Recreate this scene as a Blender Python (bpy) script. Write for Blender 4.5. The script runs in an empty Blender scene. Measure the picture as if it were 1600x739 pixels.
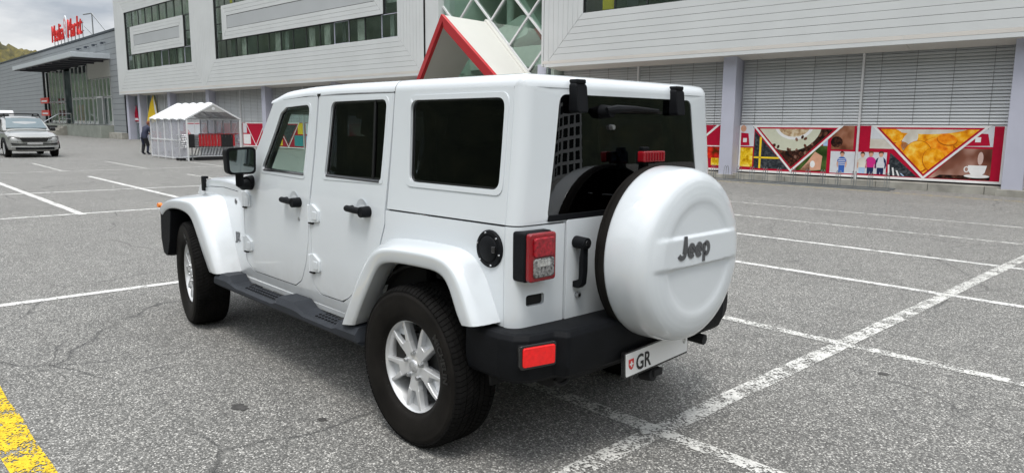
import bpy, bmesh, math, random
from mathutils import Vector, Matrix
R = math.radians
random.seed(7)
SC = bpy.context.scene
COL = SC.collection

# ------------------------------------------------------------------ camera
cd = bpy.data.cameras.new('camera'); cam = bpy.data.objects.new('camera', cd); COL.objects.link(cam)
CP = Vector((-2.8383, 2.8940, 1.5910)); YAW, PITCH, ROLL, FPX = -0.7577, 0.15536, 0.01125, 1139.0
fw = Vector((math.cos(PITCH)*math.cos(YAW), math.cos(PITCH)*math.sin(YAW), -math.sin(PITCH)))
rt0 = Vector((math.sin(YAW), -math.cos(YAW), 0)); up0 = rt0.cross(fw)
rt = rt0*math.cos(ROLL)+up0*math.sin(ROLL); upv = up0*math.cos(ROLL)-rt0*math.sin(ROLL)
mw = Matrix((rt, upv, -fw)).transposed().to_4x4(); mw.translation = CP
cam.matrix_world = mw
cd.sensor_width = 36.0; cd.sensor_fit = 'HORIZONTAL'; cd.lens = FPX/1600*36.0
cd.clip_start = 0.05; cd.clip_end = 6000
SC.camera = cam

# ------------------------------------------------------------------ world: overcast sky
SUN_EL, SUN_AZ = R(66), R(128)          # azimuth measured from +x towards +y
world = bpy.data.worlds.new('World'); SC.world = world; world.use_nodes = True
nt = world.node_tree; nt.nodes.clear()
sky = nt.nodes.new('ShaderNodeTexSky'); sky.sky_type = 'NISHITA'; sky.sun_disc = False
sky.sun_elevation = SUN_EL; sky.sun_rotation = R(90)-SUN_AZ
sky.air_density = 1.0; sky.dust_density = 2.0; sky.altitude = 600
tc = nt.nodes.new('ShaderNodeTexCoord')
mp = nt.nodes.new('ShaderNodeMapping'); mp.inputs['Scale'].default_value = (1.0, 1.0, 3.2)
nz = nt.nodes.new('ShaderNodeTexNoise'); nz.inputs['Scale'].default_value = 3.1; nz.inputs['Detail'].default_value = 9; nz.inputs['Roughness'].default_value = .55
nt.links.new(tc.outputs['Generated'], mp.inputs['Vector']); nt.links.new(mp.outputs['Vector'], nz.inputs['Vector'])
cr = nt.nodes.new('ShaderNodeValToRGB')
cr.color_ramp.elements[0].position = .40; cr.color_ramp.elements[0].color = (7.4, 8.1, 9.1, 1)
cr.color_ramp.elements[1].position = .57; cr.color_ramp.elements[1].color = (15.0, 15.2, 15.3, 1)
nt.links.new(nz.outputs['Fac'], cr.inputs['Fac'])
mixc = nt.nodes.new('ShaderNodeMix'); mixc.data_type = 'RGBA'; mixc.inputs[0].default_value = .9
nt.links.new(sky.outputs['Color'], mixc.inputs[6]); nt.links.new(cr.outputs['Color'], mixc.inputs[7])
bg = nt.nodes.new('ShaderNodeBackground'); bg.inputs['Strength'].default_value = .1
wo = nt.nodes.new('ShaderNodeOutputWorld')
sx_ = nt.nodes.new('ShaderNodeSeparateXYZ'); nt.links.new(tc.outputs['Generated'], sx_.inputs[0])
# overcast sky: luminance rises from the horizon to the zenith as (1+2 sin h)/3
cl_ = nt.nodes.new('ShaderNodeMath'); cl_.operation = 'MAXIMUM'; cl_.inputs[1].default_value = 0; nt.links.new(sx_.outputs[2], cl_.inputs[0])
oc_ = nt.nodes.new('ShaderNodeMath'); oc_.operation = 'MULTIPLY_ADD'; oc_.inputs[1].default_value = 2/3; oc_.inputs[2].default_value = 1/3; nt.links.new(cl_.outputs[0], oc_.inputs[0])
vm_ = nt.nodes.new('ShaderNodeVectorMath'); vm_.operation = 'SCALE'; nt.links.new(mixc.outputs[2], vm_.inputs[0]); nt.links.new(oc_.outputs[0], vm_.inputs['Scale'])
nt.links.new(vm_.outputs[0], bg.inputs['Color']); nt.links.new(bg.outputs[0], wo.inputs[0])
# sun behind thin cloud
sd = bpy.data.lights.new('sun', 'SUN'); so = bpy.data.objects.new('sun', sd); COL.objects.link(so)
sd.energy = 1.5; sd.angle = R(20); sd.color = (1, .965, .92)
sv = Vector((math.cos(SUN_EL)*math.cos(SUN_AZ), math.cos(SUN_EL)*math.sin(SUN_AZ), math.sin(SUN_EL)))
so.rotation_euler = (-sv).to_track_quat('-Z', 'Y').to_euler(); so.location = (0, 0, 60)
vs = SC.view_settings
vs.view_transform = 'Standard'; vs.look = 'None'; vs.exposure = 0.66; vs.gamma = 1.0; vs.use_curve_mapping = False

# ------------------------------------------------------------------ materials
MATS = {}
def nd(m, t, **k):
    n = m.node_tree.nodes.new(t)
    for a, b in k.items(): setattr(n, a, b)
    return n
def mat(name, col, rough=.5, metal=0., coat=0., var=.06, vs_=6., bump=0., bs=60., spec=.5, emit=None, coatrough=.05):
    if name in MATS: return MATS[name]
    m = bpy.data.materials.new(name); m.use_nodes = True; MATS[name] = m
    b = m.node_tree.nodes['Principled BSDF']; L = m.node_tree.links
    b.inputs['Roughness'].default_value = rough; b.inputs['Metallic'].default_value = metal
    b.inputs['Coat Weight'].default_value = coat; b.inputs['Coat Roughness'].default_value = coatrough
    b.inputs['Specular IOR Level'].default_value = spec
    if emit: b.inputs['Emission Color'].default_value = (*col, 1); b.inputs['Emission Strength'].default_value = emit
    t = nd(m, 'ShaderNodeTexCoord')
    n = nd(m, 'ShaderNodeTexNoise'); n.inputs['Scale'].default_value = vs_; n.inputs['Detail'].default_value = 5
    L.new(t.outputs['Object'], n.inputs['Vector'])
    r = nd(m, 'ShaderNodeValToRGB')
    r.color_ramp.elements[0].position = .3; r.color_ramp.elements[1].position = .7
    r.color_ramp.elements[0].color = (*[c*(1-var) for c in col], 1); r.color_ramp.elements[1].color = (*[min(1, c*(1+var)) for c in col], 1)
    L.new(n.outputs['Fac'], r.inputs['Fac']); L.new(r.outputs['Color'], b.inputs['Base Color'])
    if bump:
        n2 = nd(m, 'ShaderNodeTexNoise'); n2.inputs['Scale'].default_value = bs; n2.inputs['Detail'].default_value = 3
        L.new(t.outputs['Object'], n2.inputs['Vector'])
        bp = nd(m, 'ShaderNodeBump'); bp.inputs['Strength'].default_value = bump; bp.inputs['Distance'].default_value = .004
        L.new(n2.outputs['Fac'], bp.inputs['Height']); L.new(bp.outputs['Normal'], b.inputs['Normal'])
    return m
def glass(name, tint, f0=.05, rough=.0, power=5.0, refl=(1, 1, 1)):
    """thin pane: see-through tint under a Schlick mirror coat"""
    if name in MATS: return MATS[name]
    m = bpy.data.materials.new(name); m.use_nodes = True; MATS[name] = m
    t = m.node_tree; t.nodes.clear(); L = t.links
    o = nd(m, 'ShaderNodeOutputMaterial'); mx = nd(m, 'ShaderNodeMixShader')
    tr = nd(m, 'ShaderNodeBsdfTransparent'); tr.inputs['Color'].default_value = (*tint, 1)
    gl = nd(m, 'ShaderNodeBsdfGlossy'); gl.inputs['Roughness'].default_value = rough; gl.inputs['Color'].default_value = (*refl, 1)
    lw = nd(m, 'ShaderNodeLayerWeight'); lw.inputs['Blend'].default_value = .5
    pw = nd(m, 'ShaderNodeMath', operation='POWER'); pw.inputs[1].default_value = power
    ma = nd(m, 'ShaderNodeMath', operation='MULTIPLY_ADD'); ma.inputs[1].default_value = 1-f0; ma.inputs[2].default_value = f0
    L.new(lw.outputs['Facing'], pw.inputs[0]); L.new(pw.outputs[0], ma.inputs[0]); L.new(ma.outputs[0], mx.inputs[0])
    L.new(tr.outputs[0], mx.inputs[1]); L.new(gl.outputs[0], mx.inputs[2]); L.new(mx.outputs[0], o.inputs[0])
    return m

PAINT = mat('white_car_paint', (.655, .695, .725), .30, 0, 1.0, .012, 3)
# road dust clinging to the lower panels and under the sills
def add_dust(m, z0, z1, amt, col):
    L = m.node_tree.links; b = m.node_tree.nodes['Principled BSDF']; src = b.inputs['Base Color'].links[0].from_socket
    t = nd(m, 'ShaderNodeTexCoord'); sp = nd(m, 'ShaderNodeSeparateXYZ'); L.new(t.outputs['Object'], sp.inputs[0])
    mr = nd(m, 'ShaderNodeMapRange'); mr.inputs[1].default_value = z0; mr.inputs[2].default_value = z1; mr.inputs[3].default_value = 1; mr.inputs[4].default_value = 0; L.new(sp.outputs[2], mr.inputs[0])
    n = nd(m, 'ShaderNodeTexNoise'); n.inputs['Scale'].default_value = 9; n.inputs['Detail'].default_value = 8; n.inputs['Roughness'].default_value = .7; L.new(t.outputs['Object'], n.inputs['Vector'])
    mu = nd(m, 'ShaderNodeMath', operation='MULTIPLY'); L.new(mr.outputs[0], mu.inputs[0]); L.new(n.outputs['Fac'], mu.inputs[1])
    m2 = nd(m, 'ShaderNodeMath', operation='MULTIPLY'); m2.inputs[1].default_value = amt; L.new(mu.outputs[0], m2.inputs[0])
    mx = nd(m, 'ShaderNodeMix', data_type='RGBA'); mx.inputs[7].default_value = (*col, 1); L.new(m2.outputs[0], mx.inputs[0]); L.new(src, mx.inputs[6]); L.new(mx.outputs[2], b.inputs['Base Color'])
add_dust(PAINT, .45, .80, .75, (.36, .34, .31))
BLKPL = mat('black_grained_plastic', (.0065, .0072, .0088), .55, 0, 0, .2, 9, .35, 420, .12)
BLKGL = mat('black_gloss_plastic', (.012, .012, .013), .22, 0, .3, .1, 5)
STEPG = mat('dark_grey_step_plastic', (.030, .034, .041), .6, 0, 0, .15, 9, .4, 380, .2)
RUBBER = mat('tyre_rubber', (.0115, .0103, .0092), .62, 0, 0, .35, 7, .25, 130, .10)
TREAD = mat('dusty_tread_rubber', (.0085, .0082, .008), .85, 0, 0, .4, 11, .3, 160, .08)
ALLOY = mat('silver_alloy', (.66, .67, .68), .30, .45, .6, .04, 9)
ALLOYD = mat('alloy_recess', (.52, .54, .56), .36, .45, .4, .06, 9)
STEEL = mat('grey_steel', (.42, .43, .44), .4, .9, 0, .1, 12)
UNDER = mat('underbody_black', (.010, .010, .011), .8, 0, 0, .4, 8)
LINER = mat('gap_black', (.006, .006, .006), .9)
INTER = mat('dark_interior_trim', (.028, .027, .026), .75, 0, 0, .2, 8)
SEATF = mat('dark_seat_cloth', (.035, .034, .033), .9, 0, 0, .25, 14)
REDL = mat('red_lamp_lens', (.25, .003, .009), .15, 0, .3, .15, 40, .5, 260)
REDB = mat('bright_red_reflector', (.92, .012, .012), .2, 0, .25, .10, 60, .5, 300)
CLEARL = mat('clear_lamp_lens', (.22, .217, .214), .2, .3, .3, .85, 85, .6, 240)
AMBER = mat('amber_lens', (.85, .22, .01), .2, 0, 1)
CHROME = mat('chrome', (.75, .75, .75), .12, 1, 0, .03)
EMBL = mat('dark_grey_emblem', (.10, .105, .115), .3, .5, .4, .1)
PLATEW = mat('plate_white', (.80, .80, .80), .4, 0, .2, .02)
PRBLACK = mat('print_black', (.015, .015, .015), .5)
PRRED = mat('print_red', (.62, .03, .025), .5)
PRWHITE = mat('print_white', (.82, .82, .82), .5)
G_CLEAR = glass('green_tinted_glass', (.885, .95, .925), .03)
G_DARK = glass('privacy_glass', (.20, .21, .22), .03)
G_REAR = glass('rear_privacy_glass', (.22, .23, .24), .06)
MIRR = mat('mirror_glass', (.30, .345, .345), .04, 1, 0, .01)

# ------------------------------------------------------------------ mesh helpers
def link(name, me, m=None, parent=None):
    o = bpy.data.objects.new(name, me); COL.objects.link(o)
    if m is not None and me is not None: me.materials.append(m)
    if parent is not None: o.parent = parent
    return o
def finish(bm, ang=34, flat=False):
    bmesh.ops.recalc_face_normals(bm, faces=bm.faces)
    for f in bm.faces: f.smooth = not flat
    lim = R(ang)
    for e in bm.edges:
        e.smooth = not (len(e.link_faces) != 2 or e.calc_face_angle(0) > lim)
def obj(name, bm, m, parent=None, bev=0., seg=2, ang=34, sub=0, flat=False):
    finish(bm, ang, flat)
    me = bpy.data.meshes.new(name); bm.to_mesh(me); bm.free()
    o = link(name, me, m, parent)
    if bev:
        md = o.modifiers.new('bevel', 'BEVEL'); md.width = bev; md.segments = seg; md.limit_method = 'ANGLE'; md.angle_limit = R(ang); md.harden_normals = True
    if sub:
        md = o.modifiers.new('sub', 'SUBSURF'); md.levels = sub; md.render_levels = sub
        for p in me.polygons: p.use_smooth = True
    return o
def tag(o, label=None, cat=None, group=None, kind=None):
    for k, v in (('label', label), ('category', cat), ('group', group), ('kind', kind)):
        if v: o[k] = v
    return o
def empty(name, loc=(0, 0, 0), rot=(0, 0, 0)):
    o = bpy.data.objects.new(name, None); COL.objects.link(o); o.location = loc; o.rotation_euler = rot; o.empty_display_size = .2
    return o
def copy_tree(o, parent=None):
    c = o.copy(); COL.objects.link(c); c.parent = parent
    for ch in list(o.children): copy_tree(ch, c)
    return c
def box(bm, c, s, M=None):
    r = bmesh.ops.create_cube(bm, size=1.0, matrix=Matrix.Translation(c) @ Matrix.Diagonal((*s, 1)))
    if M is not None: bmesh.ops.transform(bm, matrix=M, verts=r['verts'])
    return r['verts']
def bx(lo, hi):
    bm = bmesh.new(); box(bm, [(a+b)/2 for a, b in zip(lo, hi)], [abs(b-a) for a, b in zip(lo, hi)]); return bm
def cyl(bm, p0, p1, r0, r1=None, n=16, cap=True):
    p0, p1 = Vector(p0), Vector(p1); d = p1-p0
    M = Matrix.Translation((p0+p1)/2) @ d.to_track_quat('Z', 'Y').to_matrix().to_4x4()
    return bmesh.ops.create_cone(bm, cap_ends=cap, segments=n, radius1=r0, radius2=r0 if r1 is None else r1, depth=d.length, matrix=M)['verts']
def tube(bm, pts, r, n=8, closed=False):
    pts = [Vector(p) for p in pts]; rings = []; N = len(pts)
    for i, p in enumerate(pts):
        a = pts[(i-1) % N] if (closed or i > 0) else p; b = pts[(i+1) % N] if (closed or i < N-1) else p
        q = (b-a).to_track_quat('Z', 'Y').to_matrix()
        rr = r[i] if isinstance(r, (list, tuple)) else r
        rings.append([bm.verts.new(p + q @ Vector((rr*math.cos(2*math.pi*k/n), rr*math.sin(2*math.pi*k/n), 0))) for k in range(n)])
    m = N if closed else N-1
    for i in range(m):
        A, B = rings[i], rings[(i+1) % N]
        for k in range(n): bm.faces.new((A[k], A[(k+1) % n], B[(k+1) % n], B[k]))
    if not closed:
        bm.faces.new(rings[0][::-1]); bm.faces.new(rings[-1])
def loft(bm, rings, close=True, cap0=True, cap1=True):
    V = [[bm.verts.new(p) for p in r] for r in rings]; n = len(V[0])
    for A, B in zip(V, V[1:]):
        for k in range(n if close else n-1):
            bm.faces.new((A[k], A[(k+1) % n], B[(k+1) % n], B[k]))
    if close and cap0: bm.faces.new(V[0][::-1])
    if close and cap1: bm.faces.new(V[-1])
    return V
def prism(bm, poly, d0, d1, axes='xz', at=None):
    """closed 2-D polygon pushed along the third axis from d0 to d1"""
    def P(a, b, d):
        return {'xz': (a, d, b), 'yz': (d, a, b), 'xy': (a, b, d)}[axes]
    A = [bm.verts.new(P(a, b, d0)) for a, b in poly]; B = [bm.verts.new(P(a, b, d1)) for a, b in poly]; n = len(poly)
    for k in range(n): bm.faces.new((A[k], A[(k+1) % n], B[(k+1) % n], B[k]))
    bm.faces.new(A[::-1]); bm.faces.new(B)
    return A+B
def rpoly(pts, rad=.03, seg=5):
    """polygon with rounded corners; a point may carry its own radius"""
    out = []; n = len(pts)
    for i in range(n):
        p = Vector(pts[i][:2]); r = pts[i][2] if len(pts[i]) > 2 else rad
        a = Vector(pts[i-1][:2]); b = Vector(pts[(i+1) % n][:2])
        da, db = a-p, b-p
        if r <= 0 or da.length < 1e-6 or db.length < 1e-6: out.append((p.x, p.y)); continue
        ca = max(-1, min(1, da.normalized().dot(db.normalized()))); half = math.acos(ca)/2
        t = min(r/max(math.tan(half), 1e-4), da.length*.48, db.length*.48)
        A = p+da.normalized()*t; B = p+db.normalized()*t
        for k in range(seg+1):
            u = k/seg; q = A*(1-u)**2 + p*2*u*(1-u) + B*u*u; out.append((q.x, q.y))
    return out
def rrect(a0, b0, a1, b1, r, seg=5): return rpoly([(a0, b0), (a1, b0), (a1, b1), (a0, b1)], r, seg)
def ell(cx, cy, rx, ry, n=24, a0=0, rot=0):
    o = []
    for k in range(n):
        t = a0+2*math.pi*k/n; x, y = rx*math.cos(t), ry*math.sin(t)
        o.append((cx+x*math.cos(rot)-y*math.sin(rot), cy+x*math.sin(rot)+y*math.cos(rot)))
    return o
def fillflat(outline, holes=(), cx=(), cz=()):
    bm = bmesh.new(); ed = []
    for lp in [outline]+list(holes):
        v = [bm.verts.new((a, 0, b)) for a, b in lp]
        ed += [bm.edges.new((v[i], v[(i+1) % len(v)])) for i in range(len(v))]
    bmesh.ops.triangle_fill(bm, use_beauty=True, use_dissolve=False, edges=ed, normal=(0, -1, 0))
    for ax, vals in ((0, cx), (2, cz)):
        for v in vals:
            co = [0, 0, 0]; no = [0, 0, 0]; co[ax] = v; no[ax] = 1
            bmesh.ops.bisect_plane(bm, geom=list(bm.verts)+list(bm.edges)+list(bm.faces), dist=1e-5, plane_co=co, plane_no=no)
    return bm
def panel(outline, holes, front, back, cx=(), cz=()):
    """sheet with holes: front(a,b) and back(a,b) give the 3-D points of its two faces"""
    fb = fillflat(outline, holes, cx, cz); bm = bmesh.new()
    fb.verts.ensure_lookup_table(); fb.verts.index_update()
    F = [bm.verts.new(front(v.co.x, v.co.z)) for v in fb.verts]; B = [bm.verts.new(back(v.co.x, v.co.z)) for v in fb.verts]
    for f in fb.faces:
        ix = [v.index for v in f.verts]
        bm.faces.new([F[i] for i in ix]); bm.faces.new([B[i] for i in ix[::-1]])
    for e in fb.edges:
        if len(e.link_faces) == 1:
            i, j = [v.index for v in e.verts]; bm.faces.new((F[i], F[j], B[j], B[i]))
    fb.free(); return bm
def ringpanel(outer, inner, front, back, cx=(), cz=()): return panel(outer, [inner], front, back, cx, cz)
def lathe(bm, prof, axis='y', n=64, c=(0, 0, 0)):
    """profile (radius, offset) spun about an axis"""
    rows = []
    for r, h in prof:
        row = []
        for k in range(n):
            t = 2*math.pi*k/n; a, b = r*math.cos(t), r*math.sin(t)
            row.append(bm.verts.new({'y': (c[0]+a, c[1]+h, c[2]+b), 'x': (c[0]+h, c[1]+a, c[2]+b), 'z': (c[0]+a, c[1]+b, c[2]+h)}[axis]))
        rows.append(row)
    for A, B in zip(rows, rows[1:]):
        for k in range(n): bm.faces.new((A[k], A[(k+1) % n], B[(k+1) % n], B[k]))
    return rows
def text_bm(s, size, depth, offset=0., sx=1., shear=0., res=3, align='CENTER', space=1.):
    c = bpy.data.curves.new('txt', 'FONT'); c.body = s; c.size = size; c.extrude = depth; c.offset = offset
    c.align_x = align; c.align_y = 'BOTTOM_BASELINE'; c.resolution_u = res; c.shear = shear; c.space_character = space
    o = bpy.data.objects.new('txt', c); COL.objects.link(o)
    dg = bpy.context.evaluated_depsgraph_get(); me = bpy.data.meshes.new_from_object(o.evaluated_get(dg))
    bm = bmesh.new(); bm.from_mesh(me); bpy.data.meshes.remove(me); bpy.data.objects.remove(o); bpy.data.curves.remove(c)
    for v in bm.verts: v.co.x *= sx
    return bm
def lerp(a, b, t): return a+(b-a)*t
def interp(x, pts):
    if x <= pts[0][0]: return pts[0][1]
    for (a, u), (b, v) in zip(pts, pts[1:]):
        if x <= b: return u+(v-u)*(x-a)/(b-a)
    return pts[-1][1]
# ------------------------------------------------------------------ ground
def asphalt():
    m = bpy.data.materials.new('worn_chipped_asphalt'); m.use_nodes = True; L = m.node_tree.links
    b = m.node_tree.nodes['Principled BSDF']; b.inputs['Roughness'].default_value = .8; b.inputs['Specular IOR Level'].default_value = .4; b.inputs['Sheen Weight'].default_value = .16; b.inputs['Sheen Roughness'].default_value = .6
    t = nd(m, 'ShaderNodeTexCoord')
    def noise(s, d=4, r=.5, w=None):
        n = nd(m, 'ShaderNodeTexNoise'); n.inputs['Scale'].default_value = s; n.inputs['Detail'].default_value = d; n.inputs['Roughness'].default_value = r
        L.new(t.outputs['Object'], n.inputs['Vector']); return n
    def ramp(src, stops):
        r = nd(m, 'ShaderNodeValToRGB'); e = r.color_ramp.elements
        while len(e) < len(stops): e.new(.5)
        for q, (p, c) in zip(e, stops): q.position = p; q.color = (c, c, c, 1) if not isinstance(c, tuple) else (*c, 1)
        L.new(src, r.inputs['Fac']); return r
    def mult(a, b_, f=1.):
        x = nd(m, 'ShaderNodeMix', data_type='RGBA', blend_type='MULTIPLY'); x.inputs[0].default_value = f
        L.new(a, x.inputs[6]); L.new(b_, x.inputs[7]); return x.outputs[2]
    v = nd(m, 'ShaderNodeTexVoronoi'); v.inputs['Scale'].default_value = 125; v.inputs['Randomness'].default_value = 1; L.new(t.outputs['Object'], v.inputs['Vector'])
    sep = nd(m, 'ShaderNodeSeparateColor'); L.new(v.outputs['Color'], sep.inputs[0])
    chip = ramp(sep.outputs[0], [(0, (.072, .070, .063)), (.5, (.185, .181, .167)), (.78, (.31, .303, .280)), (.91, (.52, .507, .47)), (1, (.82, .80, .75))])
    gap = ramp(v.outputs['Distance'], [(.25, 1.0), (.75, .50)])
    c = mult(chip.outputs[0], gap.outputs[0])
    big = ramp(noise(.55, 5, .6).outputs['Fac'], [(.3, .90), (.7, 1.09)]); c = mult(c, big.outputs[0])
    mid = ramp(noise(4.5, 5, .65).outputs['Fac'], [(.3, .87), (.7, 1.12)]); c = mult(c, mid.outputs[0])
    spots = ramp(noise(1.9, 2, .4).outputs['Fac'], [(.74, 1.0), (.80, .6)]); c = mult(c, spots.outputs[0])
    # hairline cracks: edges of large warped cells, broken up by a mask
    w = noise(.9, 3, .5); vm = nd(m, 'ShaderNodeVectorMath', operation='SCALE'); vm.inputs['Scale'].default_value = .75; L.new(w.outputs['Color'], vm.inputs[0])
    ad = nd(m, 'ShaderNodeVectorMath', operation='ADD'); L.new(t.outputs['Object'], ad.inputs[0]); L.new(vm.outputs[0], ad.inputs[1])
    for sc, wd, thr in ((.30, .0030, .46), (.75, .0036, .60)):
        vc = nd(m, 'ShaderNodeTexVoronoi', feature='DISTANCE_TO_EDGE'); vc.inputs['Scale'].default_value = sc; L.new(ad.outputs[0], vc.inputs['Vector'])
        k = ramp(vc.outputs['Distance'], [(0, .30), (wd*.5, .40), (wd*1.6, 1.0)])
        mk = ramp(noise(.8, 3).outputs['Fac'], [(thr-.05, 0.0), (thr+.05, 1.0)])
        x = nd(m, 'ShaderNodeMix', data_type='RGBA', blend_type='MULTIPLY'); L.new(mk.outputs[0], x.inputs[0]); L.new(c, x.inputs[6]); L.new(k.outputs[0], x.inputs[7]); c = x.outputs[2]
    L.new(c, b.inputs['Base Color'])
    bp = nd(m, 'ShaderNodeBump'); bp.inputs['Strength'].default_value = .9; bp.inputs['Distance'].default_value = .006
    inv = nd(m, 'ShaderNodeMath', operation='SUBTRACT'); inv.inputs[0].default_value = 1; L.new(v.outputs['Distance'], inv.inputs[1])
    L.new(inv.outputs[0], bp.inputs['Height']); L.new(bp.outputs['Normal'], b.inputs['Normal'])
    return m
ASPH = asphalt()
def worn_paint(name, col, thr, cracks=True):
    m = bpy.data.materials.new(name); m.use_nodes = True; L = m.node_tree.links
    b = m.node_tree.nodes['Principled BSDF']; b.inputs['Roughness'].default_value = .8
    out = m.node_tree.nodes['Material Output']
    t = nd(m, 'ShaderNodeTexCoord')
    def noise(s, d=4, r=.6):
        n = nd(m, 'ShaderNodeTexNoise'); n.inputs['Scale'].default_value = s; n.inputs['Detail'].default_value = d; n.inputs['Roughness'].default_value = r
        L.new(t.outputs['Object'], n.inputs['Vector']); return n.outputs['Fac']
    v = nd(m, 'ShaderNodeTexVoronoi'); v.inputs['Scale'].default_value = 95; L.new(t.outputs['Object'], v.inputs['Vector'])
    sep = nd(m, 'ShaderNodeSeparateColor'); L.new(v.outputs['Color'], sep.inputs[0])
    def mth(op, a, b_):
        n = nd(m, 'ShaderNodeMath', operation=op)
        for i, q in enumerate((a, b_)):
            if isinstance(q, (int, float)): n.inputs[i].default_value = q
            else: L.new(q, n.inputs[i])
        return n.outputs[0]
    s = mth('ADD', mth('MULTIPLY', noise(7), .9), mth('ADD', mth('MULTIPLY', noise(60, 3), .55), mth('MULTIPLY', mth('SUBTRACT', sep.outputs[0], mth('MULTIPLY', v.outputs['Distance'], .55)), .30)))
    r = nd(m, 'ShaderNodeValToRGB'); r.color_ramp.elements[0].position = thr-.035; r.color_ramp.elements[1].position = thr+.035; L.new(s, r.inputs['Fac'])
    cr_ = nd(m, 'ShaderNodeValToRGB'); cr_.color_ramp.elements[0].color = (*[c*.72 for c in col], 1); cr_.color_ramp.elements[1].color = (*col, 1)
    cr_.color_ramp.elements[0].position = .3; cr_.color_ramp.elements[1].position = .65
    L.new(noise(20), cr_.inputs['Fac']); L.new(cr_.outputs[0], b.inputs['Base Color'])
    tr = nd(m, 'ShaderNodeBsdfTransparent'); mx = nd(m, 'ShaderNodeMixShader')
    L.new(r.outputs[0], mx.inputs[0]); L.new(tr.outputs[0], mx.inputs[1]); L.new(b.outputs[0], mx.inputs[2]); L.new(mx.outputs[0], out.inputs[0])
    return m
WLINE = worn_paint('worn_white_line_paint', (.68, .675, .64), .765)
WLINE2 = worn_paint('fresher_white_line_paint', (.72, .715, .69), .66)
YLINE = worn_paint('worn_yellow_line_paint', (.80, .54, .012), .75)
bm = bmesh.new(); r_ = 900
vs_ = [bm.verts.new(p) for p in ((-r_, -r_, 0), (r_, -r_, 0), (r_, r_, 0), (-r_, r_, 0))]; bm.faces.new(vs_)
ground = obj('ground', bm, ASPH); tag(ground, kind='structure')
def line(x0, y0, x1, y1, w, m=WLINE, z=.004):
    d = Vector((x1-x0, y1-y0, 0)); n = int(max(2, min(40, d.length/.35))); q = Vector((-d.y, d.x, 0)).normalized()
    bm = bmesh.new(); A = []; B = []
    for k in range(n+1):
        p = Vector((x0, y0, z))+d*k/n; j = random.uniform(-.006, .006)
        A.append(bm.verts.new(p+q*(w/2+j))); B.append(bm.verts.new(p-q*(w/2-random.uniform(-.006, .006))))
    for k in range(n): bm.faces.new((A[k], B[k], B[k+1], A[k+1]))
    return obj('painted_line', bm, m, ground)
line(-.745, 2.0, -.745, -9.3, .125, WLINE, .0045)
line(-1.9, -.16, 4.45, -.16, .11, WLINE)
line(-2.6, -2.47, 4.4, -2.46, .105, WLINE)
line(-3.2, -4.85, 4.4, -4.82, .105, WLINE2)
line(-3.2, -7.0, 4.6, -6.83, .105, WLINE2)
line(-3.0, -9.2, 6.0, -8.8, .10, WLINE)
line(-2.5, -11.2, 7, -10.8, .09, WLINE)
line(4.53, 2.15, 4.38, -9.2, .11, WLINE2, .0045)
line(10.95, 5.0, 10.75, -9.5, .11, WLINE2, .0045)
line(15.4, 3.0, 14.6, -9.5, .11, WLINE2, .0045)
line(22.3, 3.0, 21.8, -9.0, .11, WLINE, .0045)
line(10.75, -.166, 19.0, -.166, .12, WLINE2)
line(12.6, -2.32, 19.6, -2.38, .12, WLINE2)
line(11, -4.75, 19, -4.75, .11, WLINE); line(11, -7.0, 19, -7.0, .11, WLINE)
line(22, -4.6, 27, -4.7, .11, WLINE); line(22, -2.3, 27, -2.4, .11, WLINE); line(22, -7.0, 25, -7.0, .11, WLINE)
line(-5.5, 2.335, 2.35, 2.335, .165, YLINE)
line(-4, -16.35, 30, -14.4, .10, worn_paint('faded_yellow_line_paint', (.62, .50, .16), .80))
# dark tar blots on the asphalt
TAR = mat('tar_blot', (.055, .053, .05), .7, 0, 0, .4, 30, .5, 90)
for cx_, cy_, r0 in ((1.02, 1.33, .045), (.56, 1.07, .022), (-1.2, -2.0, .03)):
    bm = bmesh.new(); v = []
    for k in range(18):
        a = 2*math.pi*k/18; q = r0*(1+random.uniform(-.3, .3)); v.append(bm.verts.new((cx_+q*1.2*math.cos(a), cy_+q*math.sin(a), .003)))
    bm.faces.new(v); obj('tar_blot', bm, TAR, ground)

# ------------------------------------------------------------------ hills round the valley
def hill_mat(name, cols, sc):
    m = bpy.data.materials.new(name); m.use_nodes = True; L = m.node_tree.links
    b = m.node_tree.nodes['Principled BSDF']; b.inputs['Roughness'].default_value = .95
    t = nd(m, 'ShaderNodeTexCoord'); n = nd(m, 'ShaderNodeTexNoise'); n.inputs['Scale'].default_value = sc; n.inputs['Detail'].default_value = 8; n.inputs['Roughness'].default_value = .7
    L.new(t.outputs['Object'], n.inputs['Vector']); r = nd(m, 'ShaderNodeValToRGB'); e = r.color_ramp.elements
    while len(e) < len(cols): e.new(.5)
    for k, (q, c) in enumerate(zip(e, cols)): q.position = .32+.36*k/(len(cols)-1); q.color = (*c, 1)
    L.new(n.outputs['Fac'], r.inputs['Fac']); L.new(r.outputs[0], b.inputs['Base Color']); return m
def ridge(name, a0, a1, dist, hfun, m, depth=200, n=160, rows=16, rough=2.):
    bm = bmesh.new(); G = []
    for i in range(n+1):
        a = lerp(a0, a1, i/n); col = []
        for j in range(rows+1):
            u = j/rows; d = dist+depth*u; h = hfun(a)*math.sin(min(1, u*1.02)*math.pi/2)
            col.append(bm.verts.new((math.cos(a)*d, math.sin(a)*d, h*1.0-1+(random.uniform(-rough, rough) if u > 0 else 0))))
        G.append(col)
    for A, B in zip(G, G[1:]):
        for j in range(rows): bm.faces.new((A[j], B[j], B[j+1], A[j+1]))
    return tag(obj(name, bm, m), kind='structure')
FOREST = hill_mat('autumn_forest', [(.035, .035, .012), (.10, .085, .018), (.17, .13, .025)], .09)
DARKF = hill_mat('dark_conifer_forest', [(.020, .030, .020), (.04, .055, .032), (.07, .08, .045)], .06)
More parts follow.
